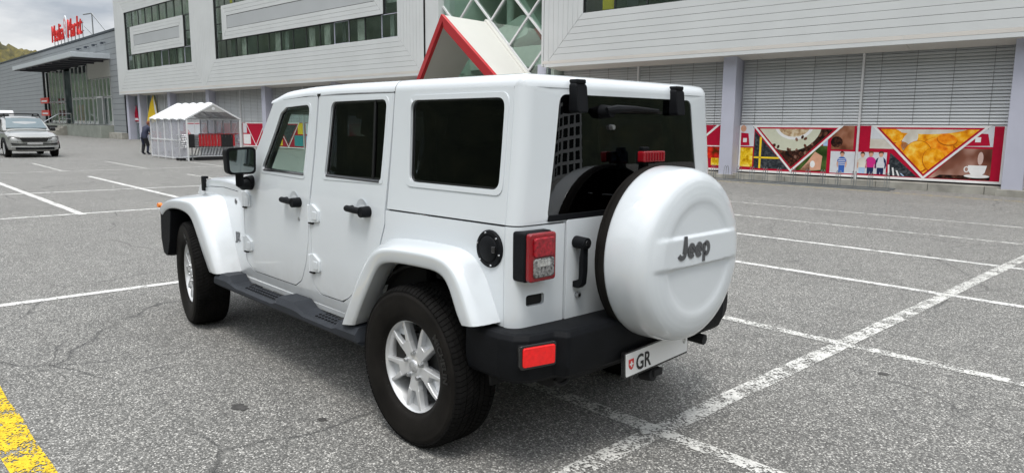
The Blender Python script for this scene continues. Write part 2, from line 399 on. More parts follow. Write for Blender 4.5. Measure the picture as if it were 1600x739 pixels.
ROCK = hill_mat('grey_mountain_rock', [(.05, .055, .075), (.10, .105, .13), (.2, .2, .23)], .012)
hh = lambda a: 30+8*math.sin(a*9+1.3)+5*math.sin(a*23)+3*math.sin(a*51)
ridge('hill', R(-35), R(3), 330, lambda a: (max(22, min(52, 46+(math.degrees(a)+8.3)*3.4))+1.5*math.sin(a*90))*max(.03, min(1, (3-math.degrees(a))/9)), FOREST)
ridge('hill', R(-30), R(300), 380, lambda a: (32+228*min(1, max(0, (math.degrees(a)+2)/30)))*(1+.10*math.sin(a*5+1)+.05*math.sin(a*17)+.02*math.sin(a*47)), DARKF, 400)  # mostly unseen ridge, raised so the car's side windows mirror dark forest
ridge('mountain', R(-30), R(25), 900, lambda a: max(60, min(300, 119+(math.degrees(a)+8.3)*26))+4*math.sin(a*120), ROCK, 500, 200, 16, 5)
# ------------------------------------------------------------------ the white off-road car (x forward from rear axle, y left, z up)
car = empty('off_road_car'); tag(car, 'white four-door off-road car with hard spare-wheel cover in the foreground', 'car')
def SY(x, z):
    if z < .56: y = .772+.013*(z-.45)/.11
    elif z < 1.13: y = .785+.006*math.sin(math.pi*(z-.56)/.57)
    else: y = .785-.070*(z-1.13)/.60-.004*math.sin(math.pi*min(1, (z-1.13)/.6))
    if x > 2.15: y -= .135*(x-2.15)
    return y
def sidefn(s, off=0.):
    return lambda a, b: (a, s*(SY(a, b)-off), b)
CZ = [.56, .65, .75, .85, .95, 1.05, 1.13, 1.2, 1.3, 1.4, 1.5, 1.6, 1.68]
def side_panel(name, outl, holes, s, m=PAINT, off=0., th=.02, parent=car, bev=.003, cx=()):
    return obj(name, panel(outl, holes, sidefn(s, off), sidefn(s, off+th), cx, CZ), m, parent, bev)
SIDES = ((1, 'left'), (-1, 'right'))
WBASE = 2.947; RT = .398
# --- lower body sides
for s, _ in SIDES:
    o = rpoly([(-.563, .705, 0), (-.563, 1.145, 0), (.349, 1.132, 0), (.352, 1.05, .06), (.40, .93, .05), (.46, .80, 0), (.72, .60, .1), (.80, .555, .04), (1.06, .553, .10),
               (1.143, .60, .06), (1.152, .72, 0), (1.149, 1.125, 0), (1.160, 1.125, 0), (1.183, .86, 0), (1.222, .72, .05), (1.29, .60, .08), (1.38, .553, .04), (1.98, .551, .06), (2.098, .60, .06), (2.098, 1.135, 0), (2.16, 1.135, .01), (2.22, 1.085, .02), (2.6, 1.085, .1), (3.0, 1.060, .1), (3.29, 1.021, 0), (3.40, .99, 0), (3.40, .86, 0),
               (3.15, .93, .1), (2.80, .92, .1), (2.60, .84, .1), (2.42, .60, .1), (2.30, .468, .02), (.52, .458, .02), (.44, .58, .05), (.30, .84, .1), (.10, .93, .1), (-.22, .93, .1), (-.40, .82, .1), (-.47, .705, 0)], .02, 4)
    body = side_panel('body_side', o, [], s, cx=[2.2, 2.4, 2.6, 2.8, 3.0, 3.2])
    # lower sill lip
    bm = bmesh.new(); prism(bm, [(.755, .455), (.775, .455), (.778, .49), (.755, .49)], .55, 2.28, 'yz')
    for v in bm.verts: v.co.y *= s
    obj('sill_lip', bm, PAINT, body, .003)
# --- rear corners of the tub (wrap from side to tailgate)
def rearcurve(v, Yz, xr, r, a0):
    s = 1 if v >= 0 else -1; v = abs(v); a = Yz-r
    if v <= a0: q = v*a/a0; return xr+.018*(q/a)**4, s*q
    v -= a0; xr += .018
    if v <= r*math.pi/2: t = v/r; return xr+r*(1-math.cos(t)), s*(a+r*math.sin(t))
    return xr+r+(v-r*math.pi/2), s*Yz
RC = .065; A0 = .785-RC; VEND = A0+RC*math.pi/2
def tubrear(off, s=1):
    def f(v, z):
        x, y = rearcurve(v, SY(0, z)-off, -.648+off, RC-off*.9, A0); return (x, y, z)
    return f
VC = [k*.02+A0 for k in range(0, 9)]; VC = VC+[-q for q in VC]+[-.4, -.2, 0, .2, .4]
for s, _ in SIDES:
    cut = rrect(s*.66-.052, .795, s*.66+.052, .845, .014)
    o = [(s*.492, .69), (s*(VEND-.002), .69), (s*(VEND-.002), 1.147), (s*.492, 1.147)]
    if s < 0: o = o[::-1]
    cp = obj('rear_corner_panel', panel(o, [cut], tubrear(0), tubrear(.02), VC, CZ), PAINT, car, .003)
    obj('vent_recess', panel(rrect(s*.66-.058, .79, s*.66+.058, .85, .012), [], tubrear(.018), tubrear(.03), VC, []), LINER, cp)
# --- tailgate
tg = obj('tailgate', panel(rrect(-.484, .682, .484, 1.160, .012), [], lambda v, z: (-.654+.012*(v/.7)**2-.006*math.sin(math.pi*(z-.68)/.5), v, z), lambda v, z: (-.625, v, z), [-.3, -.15, 0, .15, .3], CZ), PAINT, car, .004)
obj('tailgate_sill', bx((-.66, -.70, .655), (-.60, .70, .678)), PAINT, car, .004)
# handle with rounded grip and dished recess
bm = bmesh.new(); prism(bm, rpoly([(-.655, 1.040), (-.70, 1.036), (-.692, .99), (-.690, .89), (-.668, .878), (-.655, .878), (-.655, .848), (-.690, .848), (-.710, .868), (-.716, .93), (-.716, 1.03), (-.706, 1.075), (-.655, 1.075)], .008, 3), .410, .444, 'xz')
cyl(bm, (-.655, .427, 1.056), (-.726, .427, 1.056), .029, .026, 22)
hd_ = obj('handle', bm, BLKPL, tg, .004)
bm = bmesh.new(); cyl(bm, (-.7265, .427, 1.056), (-.729, .427, 1.056), .015, .014, 16); obj('handle_button', bm, BLKGL, tg)
bm = bmesh.new(); cyl(bm, (-.655, .412, .808), (-.672, .412, .808), .014, .013, 20); obj('lock', bm, STEEL, tg, .001)
bm = bmesh.new(); cyl(bm, (-.6722, .412, .808), (-.674, .412, .808), .007, .007, 14); obj('keyhole', bm, LINER, tg)
for z in (.80, 1.08):
    bm = bmesh.new(); box(bm, (-.668, -.50, z), (.03, .13, .05)); cyl(bm, (-.672, -.55, z-.05), (-.672, -.55, z+.05), .02); obj('tailgate_hinge', bm, PAINT, tg, .004)
# --- hard top
def XR(z): return -.646+.024*(z-1.15)/.58
def toprear(off):
    def f(v, z):
        x, y = rearcurve(v, SY(0, z)-off, XR(z)+off, RC-off*.9, A0); return (x, y, z)
    return f
ZT = 1.742
ht = None
o = [(-VEND+.002, 1.153), (VEND-.002, 1.153), (VEND-.002, ZT), (-VEND+.002, ZT)]
gl_out = rpoly([(-.605, 1.172, .03), (.605, 1.172, .03), (.565, 1.715, .05), (-.565, 1.715, .05)], .05)
ht = obj('hard_top', panel(o, [gl_out], toprear(0), toprear(.025), VC, CZ), PAINT, car, .004)
# side walls of the hard top
Q3 = rpoly([(.165, 1.292, .045), (-.500, 1.298, .045), (-.490, 1.697, .05), (.205, 1.693, .05)], .05, 6)
for s, _ in SIDES:
    sp = side_panel('hard_top_side', [(-.561, 1.153), (.340, 1.140), (.352, ZT), (-.537, ZT)], [Q3], s, off=0., th=.025, parent=ht)
    # raised lip round the quarter window
    Q3o = [(.5*(.165-.5)/1+(a+.1675)*1.055, 1.495+(b-1.495)*1.075) for a, b in Q3]
    Q3o = [(-.155+(a+.155)*1.075, 1.495+(b-1.495)*1.12) for a, b in Q3]
    obj('window_lip', ringpanel(Q3o, Q3, sidefn(s, -.0045), sidefn(s, .006), (), CZ), PAINT, ht, .004)
    Q3i = [(-.155+(a+.155)*.972, 1.495+(b-1.495)*.955) for a, b in Q3]
    obj('window_seal', ringpanel(Q3, Q3i, sidefn(s, .010), sidefn(s, .02), (), CZ), BLKGL, ht)
    side_panel('quarter_window', Q3, [], s, G_DARK, .012, .005, ht, 0)
# roof: rounded shell
def rzs(x): return interp(x, [(-.7, ZT), (.9, ZT-.002), (1.3, ZT-.010), (1.60, ZT-.027), (1.75, ZT-.05)])
def roof(x0, x1, m=PAINT, front=False, rear=False):
    W0 = SY(0, ZT)
    prof = [(0.0, 0.0), (.002, .014), (.009, .030), (.022, .044), (.042, .053), (.075, .059), (.15, .064), (.30, .069), (.50, .073), (W0, .075)]
    xs = [x0+(x1-x0)*k/24 for k in range(25)]
    bm = bmesh.new(); rows = []
    for x in xs:
        row = []
        for d, h in prof:
            hh_ = h
            if front:
                g = max(0., (x-(x1-.30))/.30); hh_ = h*(1-.42*g**2.6)
            row.append(Vector((x, W0-d, rzs(x)+hh_)))
        rows.append(row+[Vector((p.x, -p.y, p.z)) for p in row[-2::-1]])
    if rear:   # round the rear edge like the sides
        ex = []
        for d, h in prof[:7][::1]:
            ex.append((d, h))
        base = rows[0]
        new = []
        for d, h in ex:
            row = []
            for p in base:
                t = (p.y/W0); yy = p.y
                z = min(p.z, rzs(x0)+h) if abs(p.z-rzs(x0)) > 1e-6 or True else p.z
                # follow the rounded plan corner
                over = max(0, abs(yy)-(W0-RC)); dx = RC-math.sqrt(max(0, RC**2-over**2)) if over > 0 else 0
                row.append(Vector((XR(ZT)+.018*min(1, abs(yy)/(W0-RC))**4+d+dx, yy, z)))
            new.append(row)
        rows = new+rows
    V = [[bm.verts.new(p) for p in r] for r in rows]
    for A, B in zip(V, V[1:]):
        for k in range(len(A)-1): bm.faces.new((A[k], A[k+1], B[k+1], B[k]))
    return bm
rb = roof(-.33, .350, rear=True); obj('roof_rear', rb, PAINT, ht, ang=60)
fb_ = roof(.356, 1.775, front=True); obj('roof_front', fb_, PAINT, ht, ang=60)
bm = bx((.30, -.66, 1.70), (1.70, .66, 1.73)); obj('headliner', bm, INTER, ht)
bm = bx((-.54, -.66, 1.72), (.30, .66, 1.74)); obj('headliner', bm, INTER, ht)
for s, _ in SIDES:     # black gutter between roof and doors
    bm = bmesh.new(); tube(bm, [(x, s*(SY(0, ZT)-.006), rzs(x)-.006) for x in (.35, .7, 1.0, 1.3, 1.5, 1.6, 1.74)], .008, 6); obj('door_gutter', bm, LINER, ht)
    bm = bmesh.new(); box(bm, (1.14, s*(SY(0, ZT)-.002), 1.737), (.035, .012, .014)); obj('gutter_clip', bm, BLKGL, ht, .002)
# rear glass, its seal, hinges, wiper
rg = obj('rear_window', panel(gl_out, [], toprear(.004), toprear(.010), VC, CZ), G_REAR, car)
gi = rpoly([(-.575, 1.20, .03), (.575, 1.20, .03), (.540, 1.690, .05), (-.540, 1.690, .05)], .05)
obj('window_border', ringpanel(gl_out, gi, toprear(.0105), toprear(.014), VC, CZ), BLKGL, rg)
obj('lower_seal', panel(rrect(-.60, 1.160, .60, 1.186, .008), [], toprear(-.006), toprear(.012), VC, []), BLKPL, rg, .003)
for y in (.412, -.352):
    bm = bmesh.new(); prism(bm, rrect(y-.042, 1.635, y+.042, 1.765, .016), XR(1.7)-.045, XR(1.7)+.01, 'yz')
    for v in bm.verts:
        if v.co.x < XR(1.7): v.co.x += .035*max(0, (v.co.z-1.70)/.06)**2*.5; v.co.y = y+(v.co.y-y)*.86
    box(bm, (XR(1.75)-.008, y, 1.772), (.05, .062, .02))
    obj('glass_hinge', bm, BLKPL, rg, .006, 3)
bm = bmesh.new(); cyl(bm, (XR(1.65)+.01, .225, 1.643), (XR(1.65)-.055, .225, 1.643), .034, .026, 20)
tube(bm, [(XR(1.65)-.045, .255, 1.648), (XR(1.65)-.06, .20, 1.655), (XR(1.65)-.05, .05, 1.660), (XR(1.65)-.035, -.16, 1.654)], [.016, .02, .013, .008], 8)
wp = obj('wiper_arm', bm, BLKPL, rg, .002)
bm = bmesh.new(); box(bm, (XR(1.65)-.022, .0, 1.645), (.014, .40, .012)); obj('wiper_blade', bm, RUBBER, rg)
bm = bmesh.new(); cyl(bm, (XR(1.57)+.01, .165, 1.572), (XR(1.57)-.016, .165, 1.572), .014, .011, 14); obj('washer_nozzle', bm, STEEL, rg, .001)

# --- doors
D1 = rpoly([(2.092, .612, .06), (2.092, 1.13, .02), (1.998, 1.31, .05), (1.735, 1.694, .03), (1.62, 1.712, .05), (1.152, 1.735, .012), (1.1645, 1.125, .05), (1.187, .86, .05), (1.226, .725, .05), (1.292, .607, .08), (1.38, .560, .05), (1.975, .557, .06)], .03, 5)
W1 = rpoly([(1.845, 1.262, .03), (1.685, 1.515, .0), (1.618, 1.630, .045), (1.545, 1.667, .04), (1.240, 1.682, .045), (1.262, 1.256, .025)], .03, 6)
D2 = rpoly([(1.146, .605, .07), (1.146, 1.13, .05), (1.136, 1.735, .012), (.358, 1.740, .012), (.360, 1.055, .06), (.408, .935, .05), (.47, .80, 0), (.735, .595, .08), (.81, .562, .04), (1.05, .560, .08)], .03, 5)
W2 = rpoly([(1.010, 1.266, .03), (.985, 1.695, .05), (.418, 1.702, .045), (.420, 1.280, .02)], .03, 6)
def inset(P, k, kz):
    cx_ = sum(p[0] for p in P)/len(P); cz_ = sum(p[1] for p in P)/len(P)
    return [(cx_+(a-cx_)*k, cz_+(b-cz_)*kz) for a, b in P]
for s, _ in SIDES:
    for nm, D, Wn, g in (('front_door', D1, W1, G_CLEAR), ('rear_door', D2, W2, G_DARK)):
        d = side_panel(nm, D, [Wn], s, th=.03, bev=.004)
        obj('window_lip', ringpanel(inset(Wn, 1.065, 1.085), Wn, sidefn(s, -.003), sidefn(s, .005), (), CZ), PAINT, d, .003)
        obj('window_seal', ringpanel(Wn, inset(Wn, .955, .945), sidefn(s, .010), sidefn(s, .022), (), CZ), BLKGL, d)
        zb = min(p[1] for p in Wn); xa = min(p[0] for p in Wn); xb = max(p[0] for p in Wn)
        bm = bmesh.new(); 
        for q in range(2):
            pass
        tube(bm, [(lerp(xa+.015, xb-.02, k/6), s*(SY(1, zb)-.004), lerp(Wn[-1][1] if False else zb+.006, zb+.006, k/6)) for k in range(7)], .011, 6); obj('belt_seal', bm, BLKGL, d)
        side_panel('window', inset(Wn, 1.01, 1.01), [], s, g, .014, .005, d, 0)
        hx, hz = ((1.350, 1.095) if nm == 'front_door' else (.572, 1.112))
        y0 = SY(hx, hz)
        # pull handle: grip with push-button drum at its rear end
        bm = bmesh.new(); lathe(bm, [(0, -.004), (.03, -.003), (.05, .0), (.056, .0015)], 'y', 28, (hx+.005, y0+.0012, hz+.004))
        for v in bm.verts: v.co.y *= s
        obj('handle_recess', bm, PAINT, d)
        bm = bmesh.new()
        tube(bm, [(hx+.11, y0+.012, hz), (hx+.105, y0+.036, hz+.002), (hx+.03, y0+.044, hz+.002), (hx-.05, y0+.042, hz-.001)], [.014, .0185, .019, .019], 10)
        cyl(bm, (hx-.062, y0+.0, hz-.003), (hx-.062, y0+.056, hz-.003), .031, .029, 20)
        cyl(bm, (hx+.10, y0-.002, hz), (hx+.10, y0+.03, hz), .018, .016, 12)
        for v in bm.verts: v.co.y *= s
        obj('door_handle', bm, BLKPL, d, .003)
        if nm == 'front_door':
            bm = bmesh.new(); cyl(bm, (hx-.052, s*(y0-.002), hz-.107), (hx-.052, s*(y0+.006), hz-.107), .013, .012, 16); obj('lock', bm, STEEL, d, .001)
        else:
            bm = bmesh.new(); tube(bm, [(.512, s*(SY(1, 1.27)-.012), 1.275), (.545, s*(SY(1, 1.70)-.012), 1.70)], .009, 6); obj('window_divider', bm, BLKGL, d)
        hxx = 2.035 if nm == 'front_door' else 1.095
        for z in ((1.045, .735) if nm == 'front_door' else (1.035, .735)):
            bm = bmesh.new(); prism(bm, rpoly([(hxx+.050, z-.052), (hxx+.045, z+.060), (hxx+.02, z+.062), (hxx-.052, z+.028), (hxx-.058, z-.04)], .012, 3), SY(hxx, z)-.004, SY(hxx, z)+.013, 'xz')
            prism(bm, rrect(hxx-.04, z-.03, hxx+.012, z+.02, .008, 3), SY(hxx, z)+.012, SY(hxx, z)+.018, 'xz')
            cyl(bm, (hxx+.055, SY(hxx, z)+.010, z-.05), (hxx+.055, SY(hxx, z)+.010, z+.056), .013, .013, 12)
            for v in bm.verts: v.co.y *= s
            h = obj('door_hinge', bm, PAINT, d, .003)
            bm = bmesh.new(); box(bm, (hxx+.040, s*(SY(hxx, z)+.005), z-.056), (.05, .018, .008)); obj('hinge_gap', bm, LINER, d)
# mirrors
for s, _ in SIDES:
    bm = bmesh.new()
    cyl(bm, (1.985, s*.775, 1.165), (1.965, s*.825, 1.165), .052, .045, 20)
    tube(bm, [(1.97, s*.80, 1.16), (1.93, s*.86, 1.155), (1.90, s*.895, 1.165), (1.89, s*.90, 1.25)], [.036, .034, .028, .026], 10)
    mr = obj('door_mirror', bm, BLKPL, car, .002)
    def MP(x, off): return lambda a, b: (x+off+.10*(a-.91), s*a, b)
    ol = rpoly([(.812, 1.235), (.992, 1.232), (.998, 1.405), (.806, 1.412)], .035, 5)
    bm = bmesh.new(); cxm, czm = .905, 1.32
    rings = []
    for off, k in ((0, .985), (.0, 1.0), (.03, 1.0), (.07, .95), (.10, .80), (.112, .55)):
        rings.append([(1.84+off+.10*(a-.91)*s*s, s*(cxm+(a-cxm)*k), czm+(b-czm)*k) for a, b in ol])
    loft(bm, rings); obj('mirror_shell', bm, BLKPL, mr, .004)
    bm = bmesh.new(); gm = [(cxm+(a-cxm)*.84, czm+(b-czm)*.84) for a, b in ol]
    loft(bm, [[(1.8385+off+.10*(a-.91), s*a, b) for a, b in gm] for off in (-.002, .002)]); obj('mirror_glass', bm, MIRR, mr)
# fuel filler on the left
bm = bmesh.new(); lathe(bm, [(0, .020), (.050, .020), (.056, .016), (.058, .011), (.063, .011), (.066, .014), (.080, .012), (.084, .006), (.084, -.002)], 'y', 40, (-.474, SY(0, 1.04), 1.040))
ff = obj('fuel_filler', bm, BLKPL, car, 0)
bm = bmesh.new(); box(bm, (-.520, SY(0, 1.04)+.022, 1.043), (.022, .012, .03)); obj('filler_latch', bm, BLKGL, ff, .004)
for k in range(6):
    a = 2*math.pi*(k+.25)/6; bm = bmesh.new(); p = (-.474+.0725*math.cos(a), SY(0, 1.04)+.012, 1.04+.0725*math.sin(a))
    cyl(bm, p, (p[0], p[1]+.004, p[2]), .0055, .004, 8); obj('filler_screw', bm, CHROME, ff)
# fender vent/badge
for s, _ in SIDES:
    bm = bmesh.new(); cyl(bm, (2.265, s*(SY(2.265, 1.01)-.003), 1.012), (2.265, s*(SY(2.265, 1.01)+.004), 1.012), .023, .021, 20); b_ = obj('round_badge', bm, STEEL, car, .001)
    bm = bmesh.new(); cyl(bm, (2.265, s*(SY(2.265, 1.01)+.004), 1.012), (2.265, s*(SY(2.265, 1.01)+.0055), 1.012), .014, .014, 16); obj('badge_centre', bm, EMBL, b_)
tb = text_bm('JK', .085, .003, .003, 1.0)
for v in tb.verts: v.co = Vector((2.235-v.co.x, SY(2.235, .76)+.004+v.co.z*1.0, .735+v.co.y))
obj('badge_letters', tb, EMBL, car)
# --- wheel-arch flares
def flare(st, yin, ex, s):
    bm = bmesh.new(); rows = []
    for (jx, jz), (cx_, cz_), (ax, az) in st:
        yj = min(.79, SY(jx, 1.0))-.012 if ex else .775
        J = Vector((jx, yj, jz)); Cc = Vector((cx_, .935, cz_)); A = Vector((ax, .928, az))
        up_ = Vector((J.x-A.x, 0, J.z-A.z)).normalized()
        row = [J-up_*.05, J, J.lerp(Cc, .35)+up_*.004, J.lerp(Cc, .82)+up_*.010, Cc+Vector((0, .004, 0))-up_*.012+Vector((0, 0, 0)), Cc.lerp(A, .30)+Vector((0, .004, 0)), Cc.lerp(A, .92), A+Vector((0, -.012, 0)), A+up_*.006+Vector((0, -.05, 0)), A+up_*.02+Vector((0, -.13, 0))]
        rows.append(row)
    for r in rows:
        for p in r: p.y *= s
    V = [[bm.verts.new(p) for p in r] for r in rows]; n = len(V[0])
    for A_, B_ in zip(V, V[1:]):
        for k in range(n): bm.faces.new((A_[k], A_[(k+1) % n], B_[(k+1) % n], B_[k]))
    bm.faces.new(V[0][::-1]); bm.faces.new(V[-1])
    cl = bm.edges.layers.float.new('crease_edge')
    for r in (V[0], V[-1]):
        for k in range(n):
            e = bm.edges.get((r[k], r[(k+1) % n]))
            if e: e[cl] = .85
    for A_, B_ in zip(V, V[1:]):
        for k, w in ((7, .7), (1, .7), (0, .7), (9, .7)):
            e = bm.edges.get((A_[k], B_[k]))
            if e: e[cl] = w
    return bm
RST = [((.735, .50), (.570, .50), (.462, .515)), ((.66, .61), (.50, .62), (.40, .625)), ((.55, .79), (.40, .78), (.305, .765)), ((.44, .925), (.295, .915), (.235, .865)), ((.345, .985), (.20, .972), (.165, .903)), ((.20, 1.008), (.05, .990), (.0, .916)), ((.0, 1.018), (-.14, 1.0), (-.15, .920)),
       ((-.20, 1.022), (-.26, 1.002), (-.25, .922)), ((-.335, 1.012), (-.355, .988), (-.32, .898)), ((-.43, .945), (-.425, .93), (-.362, .83)), ((-.49, .835), (-.485, .825), (-.395, .755)), ((-.548, .720), (-.535, .722), (-.43, .708))]
FST = [((2.235, .508), (2.275, .500), (2.455, .492)), ((2.30, .62), (2.345, .61), (2.51, .55)), ((2.40, .79), (2.455, .765), (2.60, .655)), ((2.50, .95), (2.555, .895), (2.68, .765)), ((2.57, 1.004), (2.625, .955), (2.745, .845)), ((2.68, 1.024), (2.72, .988), (2.83, .882)), ((2.87, 1.022), (2.93, .985), (2.98, .898)),
       ((3.10, 1.005), (3.14, .968), (3.15, .893)), ((3.28, .985), (3.31, .940), (3.30, .868)), ((3.40, .94), (3.40, .88), (3.395, .81))]
for s, _ in SIDES:
    f1 = obj('wheel_arch_flare', flare(RST, .785, False, s), PAINT, car, sub=2)
    f2 = obj('wheel_arch_flare', flare(FST, .785, True, s), PAINT, car, sub=2)
    for (x, z) in ((.455, .58), (.375, .70), (.235, .885)):
        bm = bmesh.new(); cyl(bm, (x, s*.90, z), (x-.0, s*.916, z), .009, .008, 8); obj('flare_clip', bm, LINER, f1)
    bm = bmesh.new(); cyl(bm, (3.37, s*.80, .90), (3.425, s*.80, .90), .03, .026, 16); obj('turn_signal', bm, AMBER, f2, .003)
    bm = bmesh.new(); cyl(bm, (3.39, s*.925, .895), (3.385, s*.952, .897), .022, .018, 14); obj('side_marker', bm, AMBER, f2, .003)
    # inner wheel wells
    for cx_, x0, x1 in ((0, -.5, .5), (WBASE, 2.4, 3.44)):
        bm = bmesh.new(); A = []
        yo = .80 if cx_ == 0 else .70
        for k in range(17):
            t = math.pi*k/16; x = cx_+.50*math.cos(t); z = .42+.475*math.sin(t)
            A.append((bm.verts.new((x, s*.915 if .08 < z-.42 < .40 and False else s*yo, z)), bm.verts.new((x, s*.42, z))))
        for (a, b), (c_, d_) in zip(A, A[1:]): bm.faces.new((a, b, d_, c_))
        bm.faces.new([q[1] for q in A])
        w_ = obj('wheel_well', bm, UNDER, car); md = w_.modifiers.new('s', 'SOLIDIFY'); md.thickness = .012
    bm = bmesh.new(); prism(bm, rpoly([(3.20, .87), (3.44, .86), (3.46, .62), (3.42, .50), (3.33, .48), (3.26, .62)], .04, 4), .62, .918, 'xz')
    for v in bm.verts: v.co.y *= s
    obj('arch_liner', bm, BLKPL, car, .006)
# --- inner tub (dark, seen through door gaps and windows)
bm = bmesh.new()
box(bm, (.95, 0, .50), (3.0, 1.40, .06))
for s, _ in SIDES:
    box(bm, (1.15, s*.735, .83), (2.2, .025, .56)); box(bm, (1.15, s*.722, 1.16), (1.75, .02, .15)); box(bm, (-.30, s*.735, .98), (.55, .02, .30))
box(bm, (-.60, 0, .90), (.02, 1.36, .44)); box(bm, (-.1, 0, .82), (.95, 1.2, .04)); box(bm, (2.28, 0, .85), (.05, 1.34, .60))
obj('inner_tub', bm, LINER, car)
bm = bmesh.new()
for s, _ in SIDES:
    box(bm, (1.4, s*.42, .44), (3.9, .09, .13))
box(bm, (.9, 0, .40), (.9, .7, .08)); box(bm, (2.9, 0, .62), (.8, .8, .4))
cyl(bm, (0, -.75, RT), (0, .75, RT), .045); bmesh.ops.create_uvsphere(bm, u_segments=16, v_segments=10, radius=.15, matrix=Matrix.Translation((0, .05, RT)))
cyl(bm, (WBASE, -.75, RT), (WBASE, .75, RT), .045); cyl(bm, (.1, 0, RT+.02), (2.0, 0, .5), .035)
cyl(bm, (-.45, -.25, .47), (-.45, .35, .47), .10, n=20); tube(bm, [(-.45, -.35, .47), (-.60, -.5, .44), (-.77, -.52, .43)], .03)
box(bm, (-.62, 0, .46), (.10, 1.2, .10))
obj('chassis', bm, UNDER, car)
# --- rear bumper
PB = [(-.40, .79), (-.40, .868), (-.62, .872), (-.690, .852), (-.735, .80), (-.752, .735), (-.757, .676), (-.762, .664), (-.806, .640), (-.814, .622), (-.818, .40)]
PB = PB+[(x, -y) for x, y in PB[::-1]]+[(-.60, -.79), (-.60, .79)]
def ringb(z, k):
    o = []
    for x, y in PB:
        o.append((-.60+(x+.60)*k if x < -.60 else x, y*(1-(1-k)*.25), z))
    return o
bm = bmesh.new(); loft(bm, [ringb(.478, .80), ringb(.500, .92), ringb(.545, .985), ringb(.60, 1.0), ringb(.678, .985), ringb(.698, .93), ringb(.703, .86)])
rbump = obj('rear_bumper', bm, BLKPL, car, .005, 2, ang=16)
for s in (1,):     # fog lamp sits in a framed pocket at the left end
    M_ = Matrix.Translation((-.740, s*.752, .612)) @ Matrix.Rotation(-s*R(13), 4, 'Z')
    bm = bmesh.new(); prism(bm, rrect(-.092, -.054, .092, .054, .016), -.012, .02, 'yz'); bmesh.ops.transform(bm, matrix=M_, verts=bm.verts); obj('reflector_frame', bm, BLKGL, rbump, .004)
    bm = bmesh.new(); prism(bm, rrect(-.081, -.043, .081, .043, .012), -.020, .0, 'yz'); bmesh.ops.transform(bm, matrix=M_, verts=bm.verts); obj('fog_reflector', bm, REDB, rbump, .005)
# step pad on bumper top & hitch, tow eye
bm = bmesh.new(); box(bm, (-.66, 0, .455), (.30, .10, .07)); cyl(bm, (-.80, 0, .40), (-.80, 0, .455), .022, .018); bmesh.ops.create_uvsphere(bm, u_segments=14, v_segments=10, radius=.027, matrix=Matrix.Translation((-.80, 0, .47)))
box(bm, (-.80, 0, .385), (.08, .07, .035)); cyl(bm, (-.83, .03, .375), (-.76, .03, .365), .03, .03, 14)
obj('tow_hitch', bm, UNDER, car, .004)
bm = bmesh.new(); tube(bm, [(-.70, .55+.045*math.cos(a), .452+.03*math.sin(a)) for a in [2*math.pi*k/14 for k in range(14)]], .011, 6, True); obj('tow_loop', bm, UNDER, car)
# number plate, hung slightly askew
pm = Matrix.Translation((-.842, .02, .490)) @ Matrix.Rotation(R(-2.6), 4, 'X')
def plate_part(name, bm, m, par):
    bmesh.ops.transform(bm, matrix=pm, verts=bm.verts); return obj(name, bm, m, par)
bm = bmesh.new(); prism(bm, rrect(-.258, -.066, .258, .062, .008), 0, .02, 'yz'); box(bm, (.008, .20, -.085), (.012, .02, .05)); plp = plate_part('number_plate', bm, BLKGL, car)
bm = bmesh.new(); prism(bm, rrect(-.250, -.055, .250, .055, .006), -.004, 0.001, 'yz'); plate_part('plate_sheet', bm, PLATEW, plp)
def shield(cy, cz, w, h): return [(cy-w, cz+h), (cy+w, cz+h), (cy+w, cz-h*.25), (cy+w*.6, cz-h*.75), (cy, cz-h), (cy-w*.6, cz-h*.75), (cy-w, cz-h*.25)]
bm = bmesh.new(); prism(bm, shield(.213, 0, .019, .026), -.0055, -.0035, 'yz'); plate_part('plate_shield', bm, PRRED, plp)
bm = bmesh.new(); box(bm, (-.006, .213, 0.002), (.002, .008, .028)); box(bm, (-.0061, .213, 0.002), (.002, .026, .008)); plate_part('shield_cross', bm, PRWHITE, plp)
tb = text_bm('GR', .105, .0005, .002, .82, align='LEFT')
for v in tb.verts: v.co = Vector((-.0052-v.co.z, .178-v.co.x, -.040+v.co.y))
plate_part('plate_letters', tb, PRBLACK, plp)
bm = bmesh.new(); prism(bm, shield(-.222, .012, .014, .022), -.0055, -.0035, 'yz'); plate_part('canton_shield', bm, mat('print_grey', (.45, .45, .43), .5, var=.5, vs_=120), plp)
# --- tail lamps
for s, _ in SIDES:
    def LP(lo, hi, m, nm, par, bev=.006, r=.016):
        bm = bmesh.new(); prism(bm, rrect(lo[1], lo[2], hi[1], hi[2], r, 4), lo[0], hi[0], 'yz')
        for v in bm.verts: v.co.y *= s
        return obj(nm, bm, m, par, bev, 3)
    tl = LP((-.678, .606, .915), (-.60, .776, 1.132), BLKPL, 'tail_lamp', car, .010)
    LP((-.706, .610, .919), (-.676, .770, 1.128), REDL, 'red_lens', tl, .008)
    LP((-.716, .628, 1.027), (-.70, .752, 1.110), mat('deep_red_lens', (.30, .003, .012), .12, 0, .3, .6, 60, .6, 200), 'brake_lens', tl, .006)
    LP((-.716, .628, .938), (-.70, .752, 1.022), CLEARL, 'reverse_lens', tl, .006)
    LP((-.7165, .655, .985), (-.70, .735, 1.016), mat('lamp_reflector_silver', (.62, .62, .60), .25, .8, 0, .4, 70), 'reflector_plate', tl, .002, .004)
